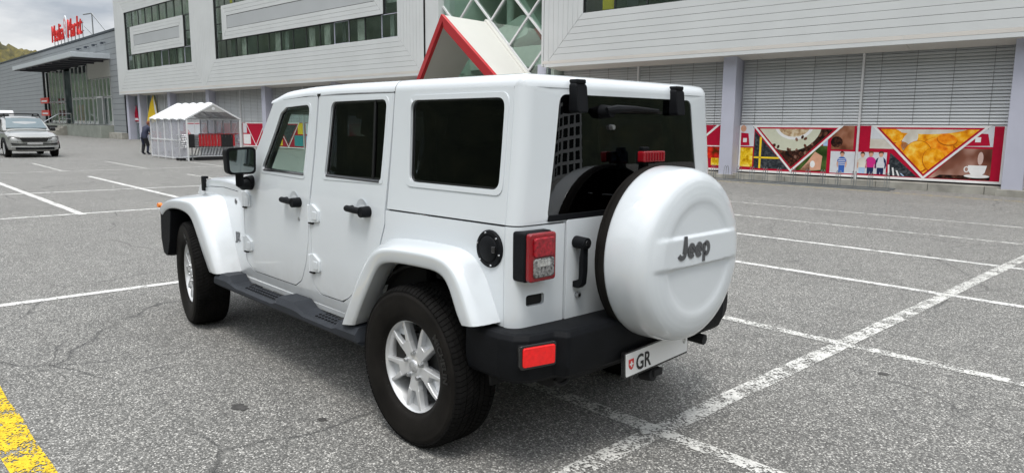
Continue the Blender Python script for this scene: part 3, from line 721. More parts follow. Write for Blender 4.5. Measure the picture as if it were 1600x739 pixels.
# --- running boards
def runboard(s):
    xs = [(2.36, .455), (2.34, .508), (2.13, .512), (2.07, .475), (1.98, .462), (1.44, .462), (1.375, .505), (1.18, .508), (1.10, .474), (1.03, .462), (.70, .462), (.64, .505), (.44, .508), (.425, .44)]
    bm = bmesh.new(); rings = []
    for x, zt in xs:
        sh = .012 if zt > .49 else 0
        hp = zt > .49; rings.append([(x, .785, .425), (x, .785, zt-(0 if hp else .006)), (x, .868, zt-(0 if hp else .010)), (x, .905, zt-(.004 if hp else .002)), (x, .930 if hp else .925, zt-(.040 if hp else .014)), (x, .925, .428), (x, .90, .406), (x, .82, .406)])
    for r in rings:
        for i, p in enumerate(r): r[i] = (p[0], p[1]*s, p[2])
    loft(bm, rings); return bm
for s, _ in SIDES:
    rb_ = obj('running_board', runboard(s), STEPG, car, .004, 2, ang=18)
    for x0, x1 in ((1.48, 1.95), (.73, 1.01)):
        pad = bmesh.new(); n_ = int((x1-x0)/.036)
        for i in range(n_):
            for j in range(3):
                cyl(pad, (x0+.02+i*.036+(.018 if j % 2 else 0), s*(.80+j*.034), .452), (x0+.02+i*.036+(.018 if j % 2 else 0), s*(.80+j*.034), .459), .011, .008, 6)
        tag(obj('tread_studs', pad, BLKPL, rb_), kind='stuff')
    bm = bmesh.new()
    for x in (2.0, 1.45, .8): obj('step_bracket', bx((x-.025, s*.74-.07, .43), (x+.025, s*.74+.07, .46)), UNDER, rb_)
# --- hood, cowl, windscreen, grille, front bumper
def hoodw(x): return SY(x, 1.06)-.004
def hoodz(x): return interp(x, [(2.18, 1.150), (2.6, 1.150), (3.0, 1.125), (3.30, 1.085), (3.39, 1.045)])
bm = bmesh.new(); rings = []
for k in range(13):
    x = 2.19+(3.395-2.19)*k/12; w = hoodw(x); z = hoodz(x); r = []
    for t, dz in ((1.0, -.062), (1.0, -.022), (.985, -.006), (.95, .004), (.85, .012), (.6, .022), (.3, .028), (0, .03)):
        r.append((x, w*t, z+dz))
    r = r+[(p[0], -p[1], p[2]) for p in r[-2::-1]]; rings.append(r)
loft(bm, rings); obj('hood', bm, PAINT, car, .004)
for s, _ in SIDES:
    bm = bmesh.new(); box(bm, (3.16, s*(hoodw(3.16)+.012), 1.065), (.045, .03, .10)); box(bm, (3.16, s*(hoodw(3.16)+.004), 1.122), (.035, .05, .02)); obj('hood_latch', bm, BLKPL, car, .006)
bm = bmesh.new(); rings = []
for x, w, z in ((2.06, .765, 1.150), (2.12, .765, 1.150), (2.182, .752, 1.145)):
    r = [(x, w, z-.08), (x, w, z-.02), (x, w*.97, z), (x, w*.5, z+.02), (x, 0, z+.025)]; rings.append(r+[(p[0], -p[1], p[2]) for p in r[-2::-1]])
loft(bm, rings); obj('cowl', bm, PAINT, car, .004)
# windscreen frame (raked) with the glass set into it
def WS(off):
    def f(a, b):       # a across, b up the frame (0..1)
        z = lerp(1.135, 1.700, b); return (lerp(2.120, 1.752, b)-off*.85, a*(SY(1, z)-.012)/.78, z-off*.5)
    return f
wo_ = [(-.78, 0), (.78, 0), (.78, 1), (-.78, 1)]; wi_ = rpoly([(-.70, .10), (.70, .10), (.70, .90), (-.70, .90)], .05)
wf = obj('windscreen_frame', panel(wo_, [wi_], WS(0), WS(.045), (), [.2, .4, .6, .8]), PAINT, car, .004)
obj('windscreen', panel(rpoly([(-.71, .09), (.71, .09), (.71, .91), (-.71, .91)], .05), [], WS(.015), WS(.021), (), [.2, .4, .6, .8]), G_CLEAR, wf)
for s, _ in SIDES:
    bm = bmesh.new(); tube(bm, [WS(.05)(s*.71, t) for t in (.02, .3, .6, .97)], .045, 8); obj('pillar_trim', bm, INTER, wf)
gh = [rrect(-.30+.1*k-.028, .72, -.30+.1*k+.028, 1.0, .026, 4) for k in range(7)]
gr = obj('grille', panel(rpoly([(-.585, .66, .05), (.585, .66, .05), (.585, 1.06, .08), (-.585, 1.06, .08)], .05), gh, lambda a, b: (3.43-.03*(b-.66)/.4, a, b), lambda a, b: (3.36, a, b)), PAINT, car, .005)
bm = bx((3.30, -.56, .64), (3.355, .56, 1.04)); obj('radiator', bm, LINER, gr)
for s, _ in SIDES:
    bm = bmesh.new(); lathe(bm, [(0, .05), (.05, .045), (.085, .02), (.09, 0), (.105, -.005), (.105, -.03)], 'x', 32, (3.42, s*.45, .90)); obj('headlight', bm, CLEARL, gr)
PFB = [(3.44, .0), (3.44, .86), (3.50, .87), (3.60, .80), (3.66, .60), (3.68, 0)]
PFB = [(x, y) for x, y in PFB[1:]]+[(x, -y) for x, y in PFB[1:-1][::-1]]
bm = bmesh.new(); prism(bm, PFB, .46, .68, 'xy'); obj('front_bumper', bm, BLKPL, car, .02, 3)
# --- interior
def seat(x, y, bench=None):
    w = bench or .50; bm = bmesh.new()
    box(bm, (x+.22, y, .80), (.52, w, .16))
    v = box(bm, (0, 0, .33), (.15, w*.94, .66)); M_ = Matrix.Translation((x, y, .84)) @ Matrix.Rotation(R(-14), 4, 'Y'); bmesh.ops.transform(bm, matrix=M_, verts=v)
    for yy in ([y] if not bench else [y-.4, y+.4]):
        v = box(bm, (0, 0, .78), (.11, .27, .20)); bmesh.ops.transform(bm, matrix=Matrix.Translation((x, yy, .84)) @ Matrix.Rotation(R(-14), 4, 'Y'), verts=v)
        cyl(bm, (x-.17, yy-.06, 1.47), (x-.18, yy-.06, 1.56), .008); cyl(bm, (x-.17, yy+.06, 1.47), (x-.18, yy+.06, 1.56), .008)
    return obj('seat', bm, SEATF, car, .03, 3)
seat(1.17, .36); seat(1.17, -.36); seat(.28, 0, 1.15)
bm = bmesh.new(); prism(bm, rpoly([(1.78, .80), (1.80, 1.02), (1.85, 1.12), (2.03, 1.13), (2.08, .8)], .03, 3), -.70, .70, 'xz'); obj('dashboard', bm, INTER, car, .01)
bm = bmesh.new(); M_ = Matrix.Translation((1.66, .36, 1.10)) @ Matrix.Rotation(R(-65), 4, 'Y')
tube(bm, [M_ @ Vector((.185*math.cos(2*math.pi*k/28), .185*math.sin(2*math.pi*k/28), 0)) for k in range(28)], .016, 8, True)
for a in (90, 210, 330): cyl(bm, M_ @ Vector((0, 0, -.02)), M_ @ Vector((.18*math.cos(R(a)), .18*math.sin(R(a)), 0)), .018, .012, 8)
cyl(bm, M_ @ Vector((0, 0, .01)), M_ @ Vector((0, 0, -.12)), .06, .05); obj('steering_wheel', bm, INTER, car)
bm = bmesh.new()
for s, _ in SIDES:
    tube(bm, [(1.70, s*.63, 1.66), (1.02, s*.63, 1.69), (.30, s*.63, 1.68), (-.38, s*.62, 1.62), (-.50, s*.60, 1.15)], .032, 8)
    tube(bm, [(1.02, s*.63, 1.69), (1.02, s*.66, .9)], .032, 8); tube(bm, [(.18, s*.63, 1.68), (.10, s*.66, .9)], .03, 8)
tube(bm, [(1.02, -.63, 1.69), (1.02, .63, 1.69)], .03, 8); tube(bm, [(.22, -.63, 1.68), (.22, .63, 1.68)], .03, 8)
obj('roll_bar', bm, INTER, car)
bm = bmesh.new(); prism(bm, rrect(-.11, 1.60, .11, 1.66, .02), 1.70, 1.73, 'yz'); cyl(bm, (1.72, 0, 1.66), (1.74, 0, 1.70), .012); obj('rear_view_mirror', bm, INTER, car, .004)
# ------------------------------------------------------------------ wheels
def tyre_bm(rim=.229):
    bm = bmesh.new(); half = [(rim, .094), (.238, .100), (.246, .106), (.249, .110), (.262, .1165), (.285, .124), (.315, .1295), (.335, .1300), (.352, .1275), (.358, .1285), (.362, .1265), (.374, .120), (.384, .112), (.391, .103), (.3945, .09), (.396, .05), (.396, .0)]
    prof = half+[(r, -y) for r, y in half[-2::-1]]
    lathe(bm, prof, 'y', 96); return bm
def tread_bm():
    bm = bmesh.new(); N = 92
    def blk(y0, y1, t0, t1, sl0, sl1, r0, r1):
        V = []
        for (y, sl, rr) in ((y0, sl0, r0), (y1, sl1, r1)):
            for t in (t0, t1):
                for k, e in ((0, .93), (1, 1.0)):
                    r = rr if k else rr-.012
                    a = t+sl; V.append(bm.verts.new((r*math.cos(a), y, r*math.sin(a))))
        # order: y0t0(lo,hi) y0t1(lo,hi) y1t0 y1t1
        for f in ((1, 3, 7, 5), (0, 4, 6, 2), (0, 1, 5, 4), (2, 6, 7, 3), (0, 2, 3, 1), (4, 5, 7, 6)): bm.faces.new([V[i] for i in f])
    for k in range(N):
        t = 2*math.pi*k/N; p = 2*math.pi/N; jit = random.uniform(-.002, .002)
        for s in (1, -1):
            o = 0 if s > 0 else p*.5
            blk(s*.004, s*.030, t+o, t+o+p*.80, 0, .05, .4035, .4035)
            blk(s*.035, s*.070, t+o+.055, t+o+p*.82+.055, 0, .05, .4035, .403)
            blk(s*.075, s*.104, t+o+.105+jit, t+o+p*.84+.105+jit, 0, .022, .4025, .398)
            blk(s*.104, s*.121, t+o+.127+jit, t+o+p*.84+.127+jit, 0, .004, .398, .3835)
    return bm
def make_wheel():
    bm = bmesh.new(); cyl(bm, (0, .0, 0), (0, .03, 0), .155, n=40); cyl(bm, (0, -.08, 0), (0, .05, 0), .07, n=24); box(bm, (.14, .015, .05), (.08, .09, .16))
    w = obj('wheel', bm, mat('brake_disc_steel', (.012, .012, .012), .5, .3, 0, .3), car, .002)
    obj('tyre', tyre_bm(), RUBBER, w, ang=50)
    obj('tread_blocks', tread_bm(), TREAD, w, flat=True)
    bm = bmesh.new(); lathe(bm, [(.205, -.09), (.212, -.06), (.205, .02), (.212, .055), (.220, .075), (.224, .088), (.233, .0945), (.2405, .100), (.2435, .104), (.2435, .099), (.236, .090)], 'y', 72); obj('rim', bm, ALLOY, w, ang=40)
    # five forked spokes with a sunk pocket in each fork
    def spoke_poly(): return [(.045, -.028), (.09, -.035), (.120, -.042), (.180, -.056), (.226, -.066), (.226, .066), (.180, .056), (.120, .042), (.09, .035), (.045, .028)]
    def yz(r): return interp(r, [(.04, .078), (.09, .080), (.15, .086), (.226, .083)])
    plate = bmesh.new(); bars = bmesh.new()
    for k in range(5):
        a0 = R(-90+72*k)
        def P(r, t, y): return (r*math.cos(a0)-t*math.sin(a0), y, r*math.sin(a0)+t*math.cos(a0))
        pol = spoke_poly()
        A = [plate.verts.new(P(r, t, yz(r)-.026)) for r, t in pol]; B = [plate.verts.new(P(r, t*.9, yz(r)-.055)) for r, t in pol]
        for i in range(len(A)): plate.faces.new((A[i], A[(i+1) % len(A)], B[(i+1) % len(A)], B[i]))
        plate.faces.new(A); plate.faces.new(B[::-1])
        def bar(pl, dy=0.):
            A = [bars.verts.new(P(r, t, yz(r)+dy)) for r, t in pl]; c_ = (sum(q[0] for q in pl)/len(pl), sum(q[1] for q in pl)/len(pl))
            B = [bars.verts.new(P(c_[0]+(r-c_[0])*1.04, c_[1]+(t-c_[1])*1.10, yz(r)-.030)) for r, t in pl]
            for i in range(len(A)): bars.faces.new((A[i], A[(i+1) % len(A)], B[(i+1) % len(A)], B[i]))
            bars.faces.new(A); bars.faces.new(B[::-1])
        bar([(.05, -.027), (.09, -.034), (.116, -.0415), (.128, -.012), (.128, .012), (.116, .0415), (.09, .034), (.05, .027)])
        for s in (1, -1):
            bar([(.114, s*.0410), (.180, s*.0570), (.229, s*.067), (.229, s*.049), (.180, s*.037), (.126, s*.014)], .0006)
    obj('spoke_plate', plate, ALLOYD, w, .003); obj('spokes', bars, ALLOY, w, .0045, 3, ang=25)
    bm = bmesh.new(); lathe(bm, [(0, .088), (.025, .088), (.031, .086), (.034, .080), (.062, .078), (.078, .074), (.080, .05)], 'y', 40); obj('hub', bm, ALLOY, w, ang=50)
    bm = bmesh.new(); lathe(bm, [(0, .0905), (.022, .0905), (.026, .089), (.028, .086)], 'y', 32); obj('centre_cap', bm, mat('centre_cap_silver', (.50, .51, .52), .4, .6, .2, .25, 70), w, ang=50)
    nut = None
    for k in range(5):
        a = R(-54+72*k); bm = bmesh.new(); p = (.0635*math.cos(a), .072, .0635*math.sin(a))
        cyl(bm, p, (p[0], .077, p[2]), .017, .017, 16); cyl(bm, (p[0], .077, p[2]), (p[0], .094, p[2]), .0115, .0105, 6); obj('lug_nut', bm, STEEL, w, .001)
    tb = text_bm('MICHELIN', .052, .0025, .0025, .92, space=1.12, res=2)
    for v in tb.verts:
        r = .296+v.co.y; a = R(22)-v.co.x/.315; y = interp(r, [(.285, .124), (.315, .1295), (.335, .13), (.352, .1275)])
        v.co = Vector((-r*math.cos(a)*-1, y+.0005+v.co.z, r*math.sin(a)))
    # letters follow the sidewall; mirror so they read from outside
    for v in tb.verts: v.co.x = -v.co.x
    obj('sidewall_letters', tb, mat('raised_sidewall_letter', (.0025, .0025, .0025), .35, 0, 0, .1), w)
    return w
W0_ = make_wheel(); W0_.location = (0, .786, RT)
TR_ = .786
for x, s in ((WBASE, 1), (0, -1), (WBASE, -1)):
    c = copy_tree(W0_, car); c.location = (x, s*TR_, RT); c.rotation_euler = (0, R(37 if s > 0 else 160), (0 if s > 0 else math.pi)+(R(-9.5) if x > 1 else 0))
# ------------------------------------------------------------------ spare wheel under its hard cover
SX, SYc, SZ = -.800, .0, .985
bm = bmesh.new(); prof = [(.400, .045), (.414, .03), (.417, .012), (.415, -.008), (.405, -.012)]
lathe(bm, prof, 'x', 96, (SX, SYc, SZ)); cv0 = obj('spare_wheel', bm, RUBBER, car, ang=60)
bm = bmesh.new(); lathe(bm, [(0, .06), (.36, .06), (.405, .05), (.405, -.05)], 'x', 64, (SX, SYc, SZ)); obj('spare_tyre', bm, RUBBER, cv0)
def cover(bm):
    n = 128
    prof = [(.411, -.018), (.4125, -.035), (.4115, -.09), (.408, -.13), (.400, -.163), (.386, -.190), (.366, -.208), (.345, -.217), (.338, -.2195), (.328, -.2225), (.315, -.2275), (.300, -.2335), (.292, -.2360), (.283, -.2375), (.275, -.2385), (.265, -.2390), (.255, -.2350), (.245, -.2310), (.230, -.2290)]
    prof += [(r, -.2290-.004*(1-(r/.23)**2)) for r in (.205, .18, .155, .13, .105, .08, .055, .03, .012)]
    V = []
    for r, h in prof:
        row = []
        for k in range(n):
            t = 2*math.pi*k/n; y, z = r*math.cos(t), r*math.sin(t)
            hh_ = h
            if r < .372:     # raised horizontal band across the face with sharp lips
                zc = z-.040; inb = max(0., min(1., (.076-abs(zc))/.012)); fade = max(0., min(1., (.372-r)/.05))
                flat_ = -.2445
                hh_ = lerp(h, min(h, flat_), inb*fade)
            row.append(bm.verts.new((SX+hh_, SYc+y, SZ+z)))
        V.append(row)
    for A, B in zip(V, V[1:]):
        for k in range(n): bm.faces.new((A[k], A[(k+1) % n], B[(k+1) % n], B[k]))
    bm.faces.new(V[-1])
bm = bmesh.new()
# face as a fine grid so that the band has crisp edges
def coverface(bm):
    N = 150; Rm = .4125; idx = {}
    def hh_(y, z):
        r = math.hypot(y, z)
        P = [(0, -.2335), (.12, -.2325), (.225, -.2305), (.245, -.2318), (.265, -.2352), (.280, -.2356), (.300, -.2338), (.330, -.2285), (.352, -.2220), (.370, -.2135), (.385, -.2000), (.397, -.1790), (.4055, -.152), (.410, -.11), (.4125, -.05)]
        h = interp(r, P)
        zc = z-.040; inb = max(0., min(1., (.074-abs(zc))/.010)); inb = inb*inb*(3-2*inb)
        fade = max(0., min(1., (.350-r)/.06))
        return lerp(h, min(h, -.2470+.02*max(0, r-.2)), inb*fade)
    return hh_
HF = coverface(bm)
rad = [0]+[.006*k for k in range(1, 62)]+[.372, .378, .384, .390, .395, .400, .404, .4075, .410, .4118, .4125]
n = 180; V = []
for r in rad[1:]:
    V.append([bm.verts.new((SX+HF(r*math.cos(2*math.pi*k/n), r*math.sin(2*math.pi*k/n)), SYc+r*math.cos(2*math.pi*k/n), SZ+r*math.sin(2*math.pi*k/n))) for k in range(n)])
for r, h in ((.4125, -.02), (.411, -.006), (.405, -.004)):
    V.append([bm.verts.new((SX+h, SYc+r*math.cos(2*math.pi*k/n), SZ+r*math.sin(2*math.pi*k/n))) for k in range(n)])
c0 = bm.verts.new((SX+HF(0, 0), SYc, SZ))
for k in range(n): bm.faces.new((c0, V[0][k], V[0][(k+1) % n]))
for A, B in zip(V, V[1:]):
    for k in range(n): bm.faces.new((A[k], A[(k+1) % n], B[(k+1) % n], B[k]))
spc = obj('spare_wheel_cover', bm, PAINT, cv0, ang=75)
def stroke(path, w, closed=False):
    """outline polygon of a flat pen stroke"""
    P = [Vector(p) for p in path]; A = []; B = []
    for i, p in enumerate(P):
        d0 = (P[i]-P[i-1]).normalized() if i > 0 else None; d1 = (P[i+1]-P[i]).normalized() if i < len(P)-1 else None
        d = ((d0 or d1)+(d1 or d0)).normalized(); n_ = Vector((-d.y, d.x)); k = 1/max(.55, n_.dot(Vector((-(d1 or d0).y, (d1 or d0).x))))
        A.append(p+n_*w/2*k); B.append(p-n_*w/2*k)
    return A, B
def arc(cx_, cy_, rx, ry, a0, a1, n_=14): return [(cx_+rx*math.cos(R(lerp(a0, a1, k/n_))), cy_+ry*math.sin(R(lerp(a0, a1, k/n_)))) for k in range(n_+1)]
LET = []; pw = .0185
LET.append([(.038, .102), (.038, .026)]+arc(.014, .026, .024, .020, 0, -165, 10))
for c_ in (.087, .147):
    LET.append([(c_-.012, .0325), (c_+.020, .0325)]+arc(c_, .0325, .0205, .0245, 12, 318, 22))
LET.append([(.190, .058), (.190, -.026)]); LET.append(arc(.208, .0325, .0205, .0245, 135, -135, 20))
lc = bmesh.new(); le = bmesh.new()
for path in LET:
    for w_, tgt, h_ in ((pw+.007, le, .0030), (pw, lc, .0048)):
        A, B = stroke(path, w_)
        for i in range(len(A)-1):
            q = [A[i], A[i+1], B[i+1], B[i]]
            V0 = [tgt.verts.new((SX-.2455, SYc+.175-p.x, SZ+.012+p.y)) for p in q]; V1 = [tgt.verts.new((SX-.2455-h_, SYc+.175-p.x, SZ+.012+p.y)) for p in q]
            tgt.faces.new(V1); tgt.faces.new((V0[0], V0[1], V1[1], V1[0])); tgt.faces.new((V0[2], V0[3], V1[3], V1[2]))
            if i == 0: tgt.faces.new((V0[3], V0[0], V1[0], V1[3]))
            if i == len(A)-2: tgt.faces.new((V0[1], V0[2], V1[2], V1[1]))
obj('cover_letters', lc, EMBL, cv0); obj('letter_edges', le, STEEL, cv0)
bm = bmesh.new(); box(bm, (-.71, 0, .98), (.14, .24, .22)); box(bm, (-.70, 0, 1.30), (.03, .05, .36)); cyl(bm, (-.66, 0, .98), (-.74, 0, .98), .16, .12, 24); obj('spare_carrier', bm, BLKPL, car, .006)
bm = bmesh.new(); prism(bm, rrect(-.085, 1.41, .085, 1.462, .010), -.765, -.725, 'yz'); bl = obj('high_brake_light', bm, REDL, car, .005)
bm = bmesh.new()
for k in range(7): box(bm, (-.767, -.066+.022*k, 1.436), (.004, .004, .036))
obj('lens_ribs', bm, mat('dark_red_rib', (.2, .004, .01), .3), bl)
bm = bmesh.new(); box(bm, (-.715, 0, 1.43), (.03, .12, .06)); obj('brake_light_stand', bm, BLKPL, car, .004)
# ------------------------------------------------------------------ shopping centre (local frame: s along the front, n outwards, z up)
PHI = .057
mall = empty('shopping_centre', (1.3, -17.2, 0), (0, .006, PHI))
tag(mall, 'long pale grey clad shopping centre with blinds and posters at ground level', 'building')
CLAD = mat('pale_grey_cladding', (.63, .65, .655), .45, .1, .1, .035, .8)
CLADS = mat('warm_grey_soffit', (.60, .575, .54), .6, 0, 0, .06, .7)
COLM = mat('lavender_grey_column', (.47, .48, .57), .5, 0, 0, .05, 1.5)
SLATM = mat('aluminium_blind', (.60, .615, .625), .45, .2, 0, .05, 1)
DARKW = mat('dark_back_wall', (.018, .020, .022), .8)
CONC = mat('weathered_concrete', (.33, .32, .285), .9, 0, 0, .25, 3, .4, 40)
WFRAME = mat('white_window_frame', (.66, .66, .67), .4)
LAVF = mat('lavender_frame', (.50, .50, .60), .4)
WGLASS = glass('office_window_glass', (.85, .90, .88), .07, 0, 4, (.96, 1, .99))
AGLASS = glass('atrium_glass', (.84, .92, .88), .10, 0, 4, (.95, 1, .97))
def lb(name, lo, hi, m, par=mall, bev=0.): return obj(name, bx(lo, hi), m, par, bev)
# columns: rectangular, long side outwards
COLS = [-6.9, .2, 7.42, 14.75, 21.7, 28.25, 35.15, 42.12, 48.0, 53.3, 55.55]
for k, s_ in enumerate(COLS):
    c = lb('column', (s_-.21, -.62, .16), (s_+.21, 0, 3.75), COLM, mall, .012)
    lb('column_foot', (s_-.30, -.70, -.3), (s_+.30, .07, .165), CONC, c, .01)
# plinth made of slabs
x = -9.
while x < 56.5:
    w = 1.22
    near = x < 14
    if near or True:
        lb('plinth_slab', (x+.006, -1.1, -.6), (x+w-.006, -.12+random.uniform(-.004, .004), .205+random.uniform(-.004, .004)), CONC, mall, .008)
    x += w
lb('kerb_joint_core', (-9, -1.05, -.6), (56.5, -.16, .19), LINER)  # black block behind the slabs, showing in their open joints
# back wall behind the glazing
lb('back_wall', (-9, -1.3, -.3), (13.9, -1.2, 4.0), DARKW); lb('back_wall', (20.4, -1.3, -.3), (57, -1.2, 4.0), DARKW)
# soffit: sloping fascia under the cladding, and flat soffit behind
def fascia(s0, s1):
    n_ = max(1, round((s1-s0)/3.6)); w = (s1-s0)/n_
    for k in range(n_):
        a, b = s0+k*w+.004, s0+(k+1)*w-.004
        bm = bmesh.new(); prism(bm, [(.405, 3.70), (.39, 3.695), (-.38, 3.50), (-.38, 3.62), (.39, 3.80), (.405, 3.80)], a, b, 'yz'); obj('soffit_panel', bm, CLADS, mall, .004)
fascia(-9, 14.38); fascia(20.1, 55.8)
lb('soffit', (-9, -1.25, 3.63), (14.38, -.40, 3.70), CLADS); lb('soffit', (20.1, -1.25, 3.63), (55.8, -.40, 3.70), CLADS)
# venetian blinds: each slat near enough to tell is a part
def slat_mesh(w):
    bm = bmesh.new(); prism(bm, [(.024, -.040), (.018, -.042), (-.024, .030), (-.018, .034), (-.012, .032)], 0, w, 'yz')
    finish(bm); me = bpy.data.meshes.new('slat'); bm.to_mesh(me); bm.free(); me.materials.append(SLATM); return me
def blind(s0, s1, near, zb=1.60, zt=3.60, pitch=.0815):
    b = lb('blind', (s0, -.455, zb-.055), (s1, -.405, zb-.012), SLATM, mall, .006)
    n_ = int((zt-zb)/pitch)
    if near:
        me = slat_mesh(s1-s0)
        for k in range(n_):
            o = link('slat', me, None, b); o.location = (s0, -.43, zb+.025+k*pitch); o.rotation_euler = (R(random.uniform(-2.5, 2.5)), 0, 0)
    else:
        bm = bmesh.new()
        for k in range(n_): prism(bm, [(-.408, zb+.025+k*pitch-.040), (-.454, zb+.025+k*pitch+.030), (-.446, zb+.025+k*pitch+.034)], s0, s1, 'yz')
        o = obj('slats', bm, SLATM, b, flat=True); o['kind'] = 'stuff'
    nl = max(2, round((s1-s0)/.82))
    for k in range(nl):
        q = s0+(s1-s0)*(k+.5)/nl; bm = bmesh.new(); box(bm, (q, -.397, (zb+zt)/2), (.008, .004, zt-zb)); box(bm, (q, -.40, zb-.033), (.03, .012, .03)); obj('ladder_tape', bm, mat('grey_tape', (.17, .17, .17), .7), b)
    lb('blind_backing', (s0, -.56, zb-.03), (s1, -.52, zt+.1), mat('dark_glass_behind_blind', (.10, .105, .11), .3), b)  # plain dark grey backing sheet behind the slats
bays = [(-6.9, .2), (.2, 7.42), (7.42, 14.3), (21.7, 28.25), (28.25, 35.15), (35.15, 42.12), (42.12, 48.0), (48.0, 51.2)]
for i, (a, b) in enumerate(bays):
    m_ = (a+b)/2 if i else -3.3
    for s0, s1 in ((a+.24, m_-.03), (m_+.03, b-.24)):
        blind(s0, s1, i in (0, 1, 2))
    lb('bay_mullion', (m_-.028, -.47, .20), (m_+.028, -.36, 3.62), WFRAME, mall, .004)
# ---- cladding boards laid as mitred rings round each window block
PIT = .2125
def board(poly, par, m=CLAD, n0=.36, n1=.40):
    bm = bmesh.new(); prism(bm, poly, n1+random.uniform(-.0015, .0015), n0, 'xz'); obj('cladding_board', bm, m, par, .006)
def rings(par, a0, a1, z0, z1, k0, k1, sides='blrt', g=.009, limits=None):
    for k in range(k0, k1):
        o, i = (k+1)*PIT, k*PIT
        A0_, A1_, Z0, Z1 = a0-o+g, a1+o-g, z0-o+g, z1+o-g; b0, b1, y0, y1 = a0-i, a1+i, z0-i, z1+i
        if 'b' in sides:
            # long boards butt end to end every few metres
            board([(A0_, Z0), (A1_, Z0), (b1-g*.6, y0), (b0+g*.6, y0)], par)
        if 't' in sides: board([(A0_, Z1), (b0+g*.6, y1), (b1-g*.6, y1), (A1_, Z1)], par)
        if 'l' in sides: board([(A0_, Z0+g*.8), (b0, y0+g*1.4), (b0, y1-g*1.4), (A0_, Z1-g*.8)], par)
        if 'r' in sides: board([(A1_, Z0+g*.8), (A1_, Z1-g*.8), (b1, y1-g*1.4), (b1, y0+g*1.4)], par)
ROOM = mat('office_room_wall', (.42, .46, .43), .9, 0, 0, .3, .9)
CURT = mat('pale_curtain', (.46, .47, .43), .9, 0, 0, .3, 2)
def block(a0, a1, z0=5.28, z1=9.25, full=True, nrow=8):
    f = lb('facade_block', (a0-nrow*PIT+.01, .20, z0-nrow*PIT+.13), (a1+nrow*PIT-.01, .345, z0), LINER)
    lb('backing', (a0-nrow*PIT+.01, .20, z0), (a0, .345, 11.2), LINER, f); lb('backing', (a1, .20, z0), (a1+nrow*PIT-.01, .345, 11.2), LINER, f)
    lb('backing', (a0, .20, z1), (a1, .345, 11.2), LINER, f)
    rings(f, a0, a1, z0, z1, 0, nrow)
    # spandrel panel in the middle of the glazing
    e = 1.02; c0, c1, y0, y1 = a0+e, a1-e, z0+1.02, z1-1.05
    lb('backing', (c0+.01, .18, y0+.01), (c1-.01, .352, y1-.01), LINER, f)
    zc0, zc1 = y0+3*PIT*.93, y1-3*PIT*.93; q = (zc0-y0)
    for k in range(3):
        P = .1976; i0 = k*P; o_ = (k+1)*P; g = .009
        board([(c0+i0+g, y0+i0+g), (c1-i0-g, y0+i0+g), (c1-o_, y0+o_), (c0+o_, y0+o_)], f); board([(c0+i0+g, y1-i0-g), (c0+o_, y1-o_), (c1-o_, y1-o_), (c1-i0-g, y1-i0-g)], f)
        board([(c0+i0, y0+i0+g*2), (c0+o_-g, y0+o_+g), (c0+o_-g, y1-o_-g), (c0+i0, y1-i0-g*2)], f); board([(c1-i0, y0+i0+g*2), (c1-i0, y1-i0-g*2), (c1-o_+g, y1-o_-g), (c1-o_+g, y0+o_+g)], f)
    lb('spandrel_plate', (c0+.62, .34, y0+.62), (c1-.62, .385, y1-.62), mat('smooth_grey_panel', (.50, .52, .54), .4, .2, .2, .03, .6), f, .006)
    # glazing: panes with mullions, room behind
    lb('room', (a0-.2, -1.4, z0-.1), (a1+.2, -1.3, z1+.1), ROOM, f)
    lb('room_floor', (a0-.2, -1.4, z0-.15), (a1+.2, .2, z0-.05), ROOM, f); lb('room_ceiling', (a0-.2, -1.4, z0+1.5), (a1+.2, .15, z0+1.6), ROOM, f)
    def pane(p0, p1, q0, q1, dark=False, open_=False):
        fr = bmesh.new(); t = .022
        for lo, hi in (((p0, q0), (p1, q0+t)), ((p0, q1-t), (p1, q1)), ((p0, q0+t), (p0+t, q1-t)), ((p1-t, q0+t), (p1, q1-t))): box(fr, ((lo[0]+hi[0])/2, .28, (lo[1]+hi[1])/2), (hi[0]-lo[0], .06, hi[1]-lo[1]))
        o = obj('window', fr, mat('dark_window_frame', (.03, .035, .035), .5) if not open_ else LAVF, f)
        bm = bx((p0+t, .285, q0+t), (p1-t, .295, q1-t))
        if True:
            v = bm.verts[:]; tw = random.uniform(-.004, .004)
            for w in v: w.co.y += tw*(w.co.x-p0)
        obj('pane', bm, WGLASS, o)
        if not dark and random.random() < .85:
            k0 = random.uniform(0, .5)*(p1-p0); k1 = k0+random.uniform(.2, .5)*(p1-p0)
            bm = bx((p0+k0, .19, q0+.02), (min(p1-.03, p0+k1), .215, q1-.02)); obj('curtain', bm, random.choice((CURT, CURT, mat('grey_green_curtain', (.24, .27, .25), .9), mat('dark_curtain', (.07, .08, .08), .9), mat('yellow_blind', (.60, .50, .06), .8) if random.random() < .35 else CURT)), o)
    n_ = max(3, round((a1-a0)/1.22)); w = (a1-a0)/n_
    for k in range(n_):
        op = (full and k in (0, 3))
        pane(a0+k*w+.006, a0+(k+1)*w-.006, z0+.01, z0+1.01, False, op)
        pane(a0+k*w+.006, a0+(k+1)*w-.006, z1-1.04, z1-.01, False, False)
    for q in (a0, a1-e+.02):
        for j in range(2):
            h = (z1-z0-2.07)/2; pane(q+.008, q+e-.03, z0+1.015+j*h, z0+1.015+(j+1)*h-.008, True)
block(22.6, 39.85); block(43.1, 53.95); block(-3.4, 12.62)
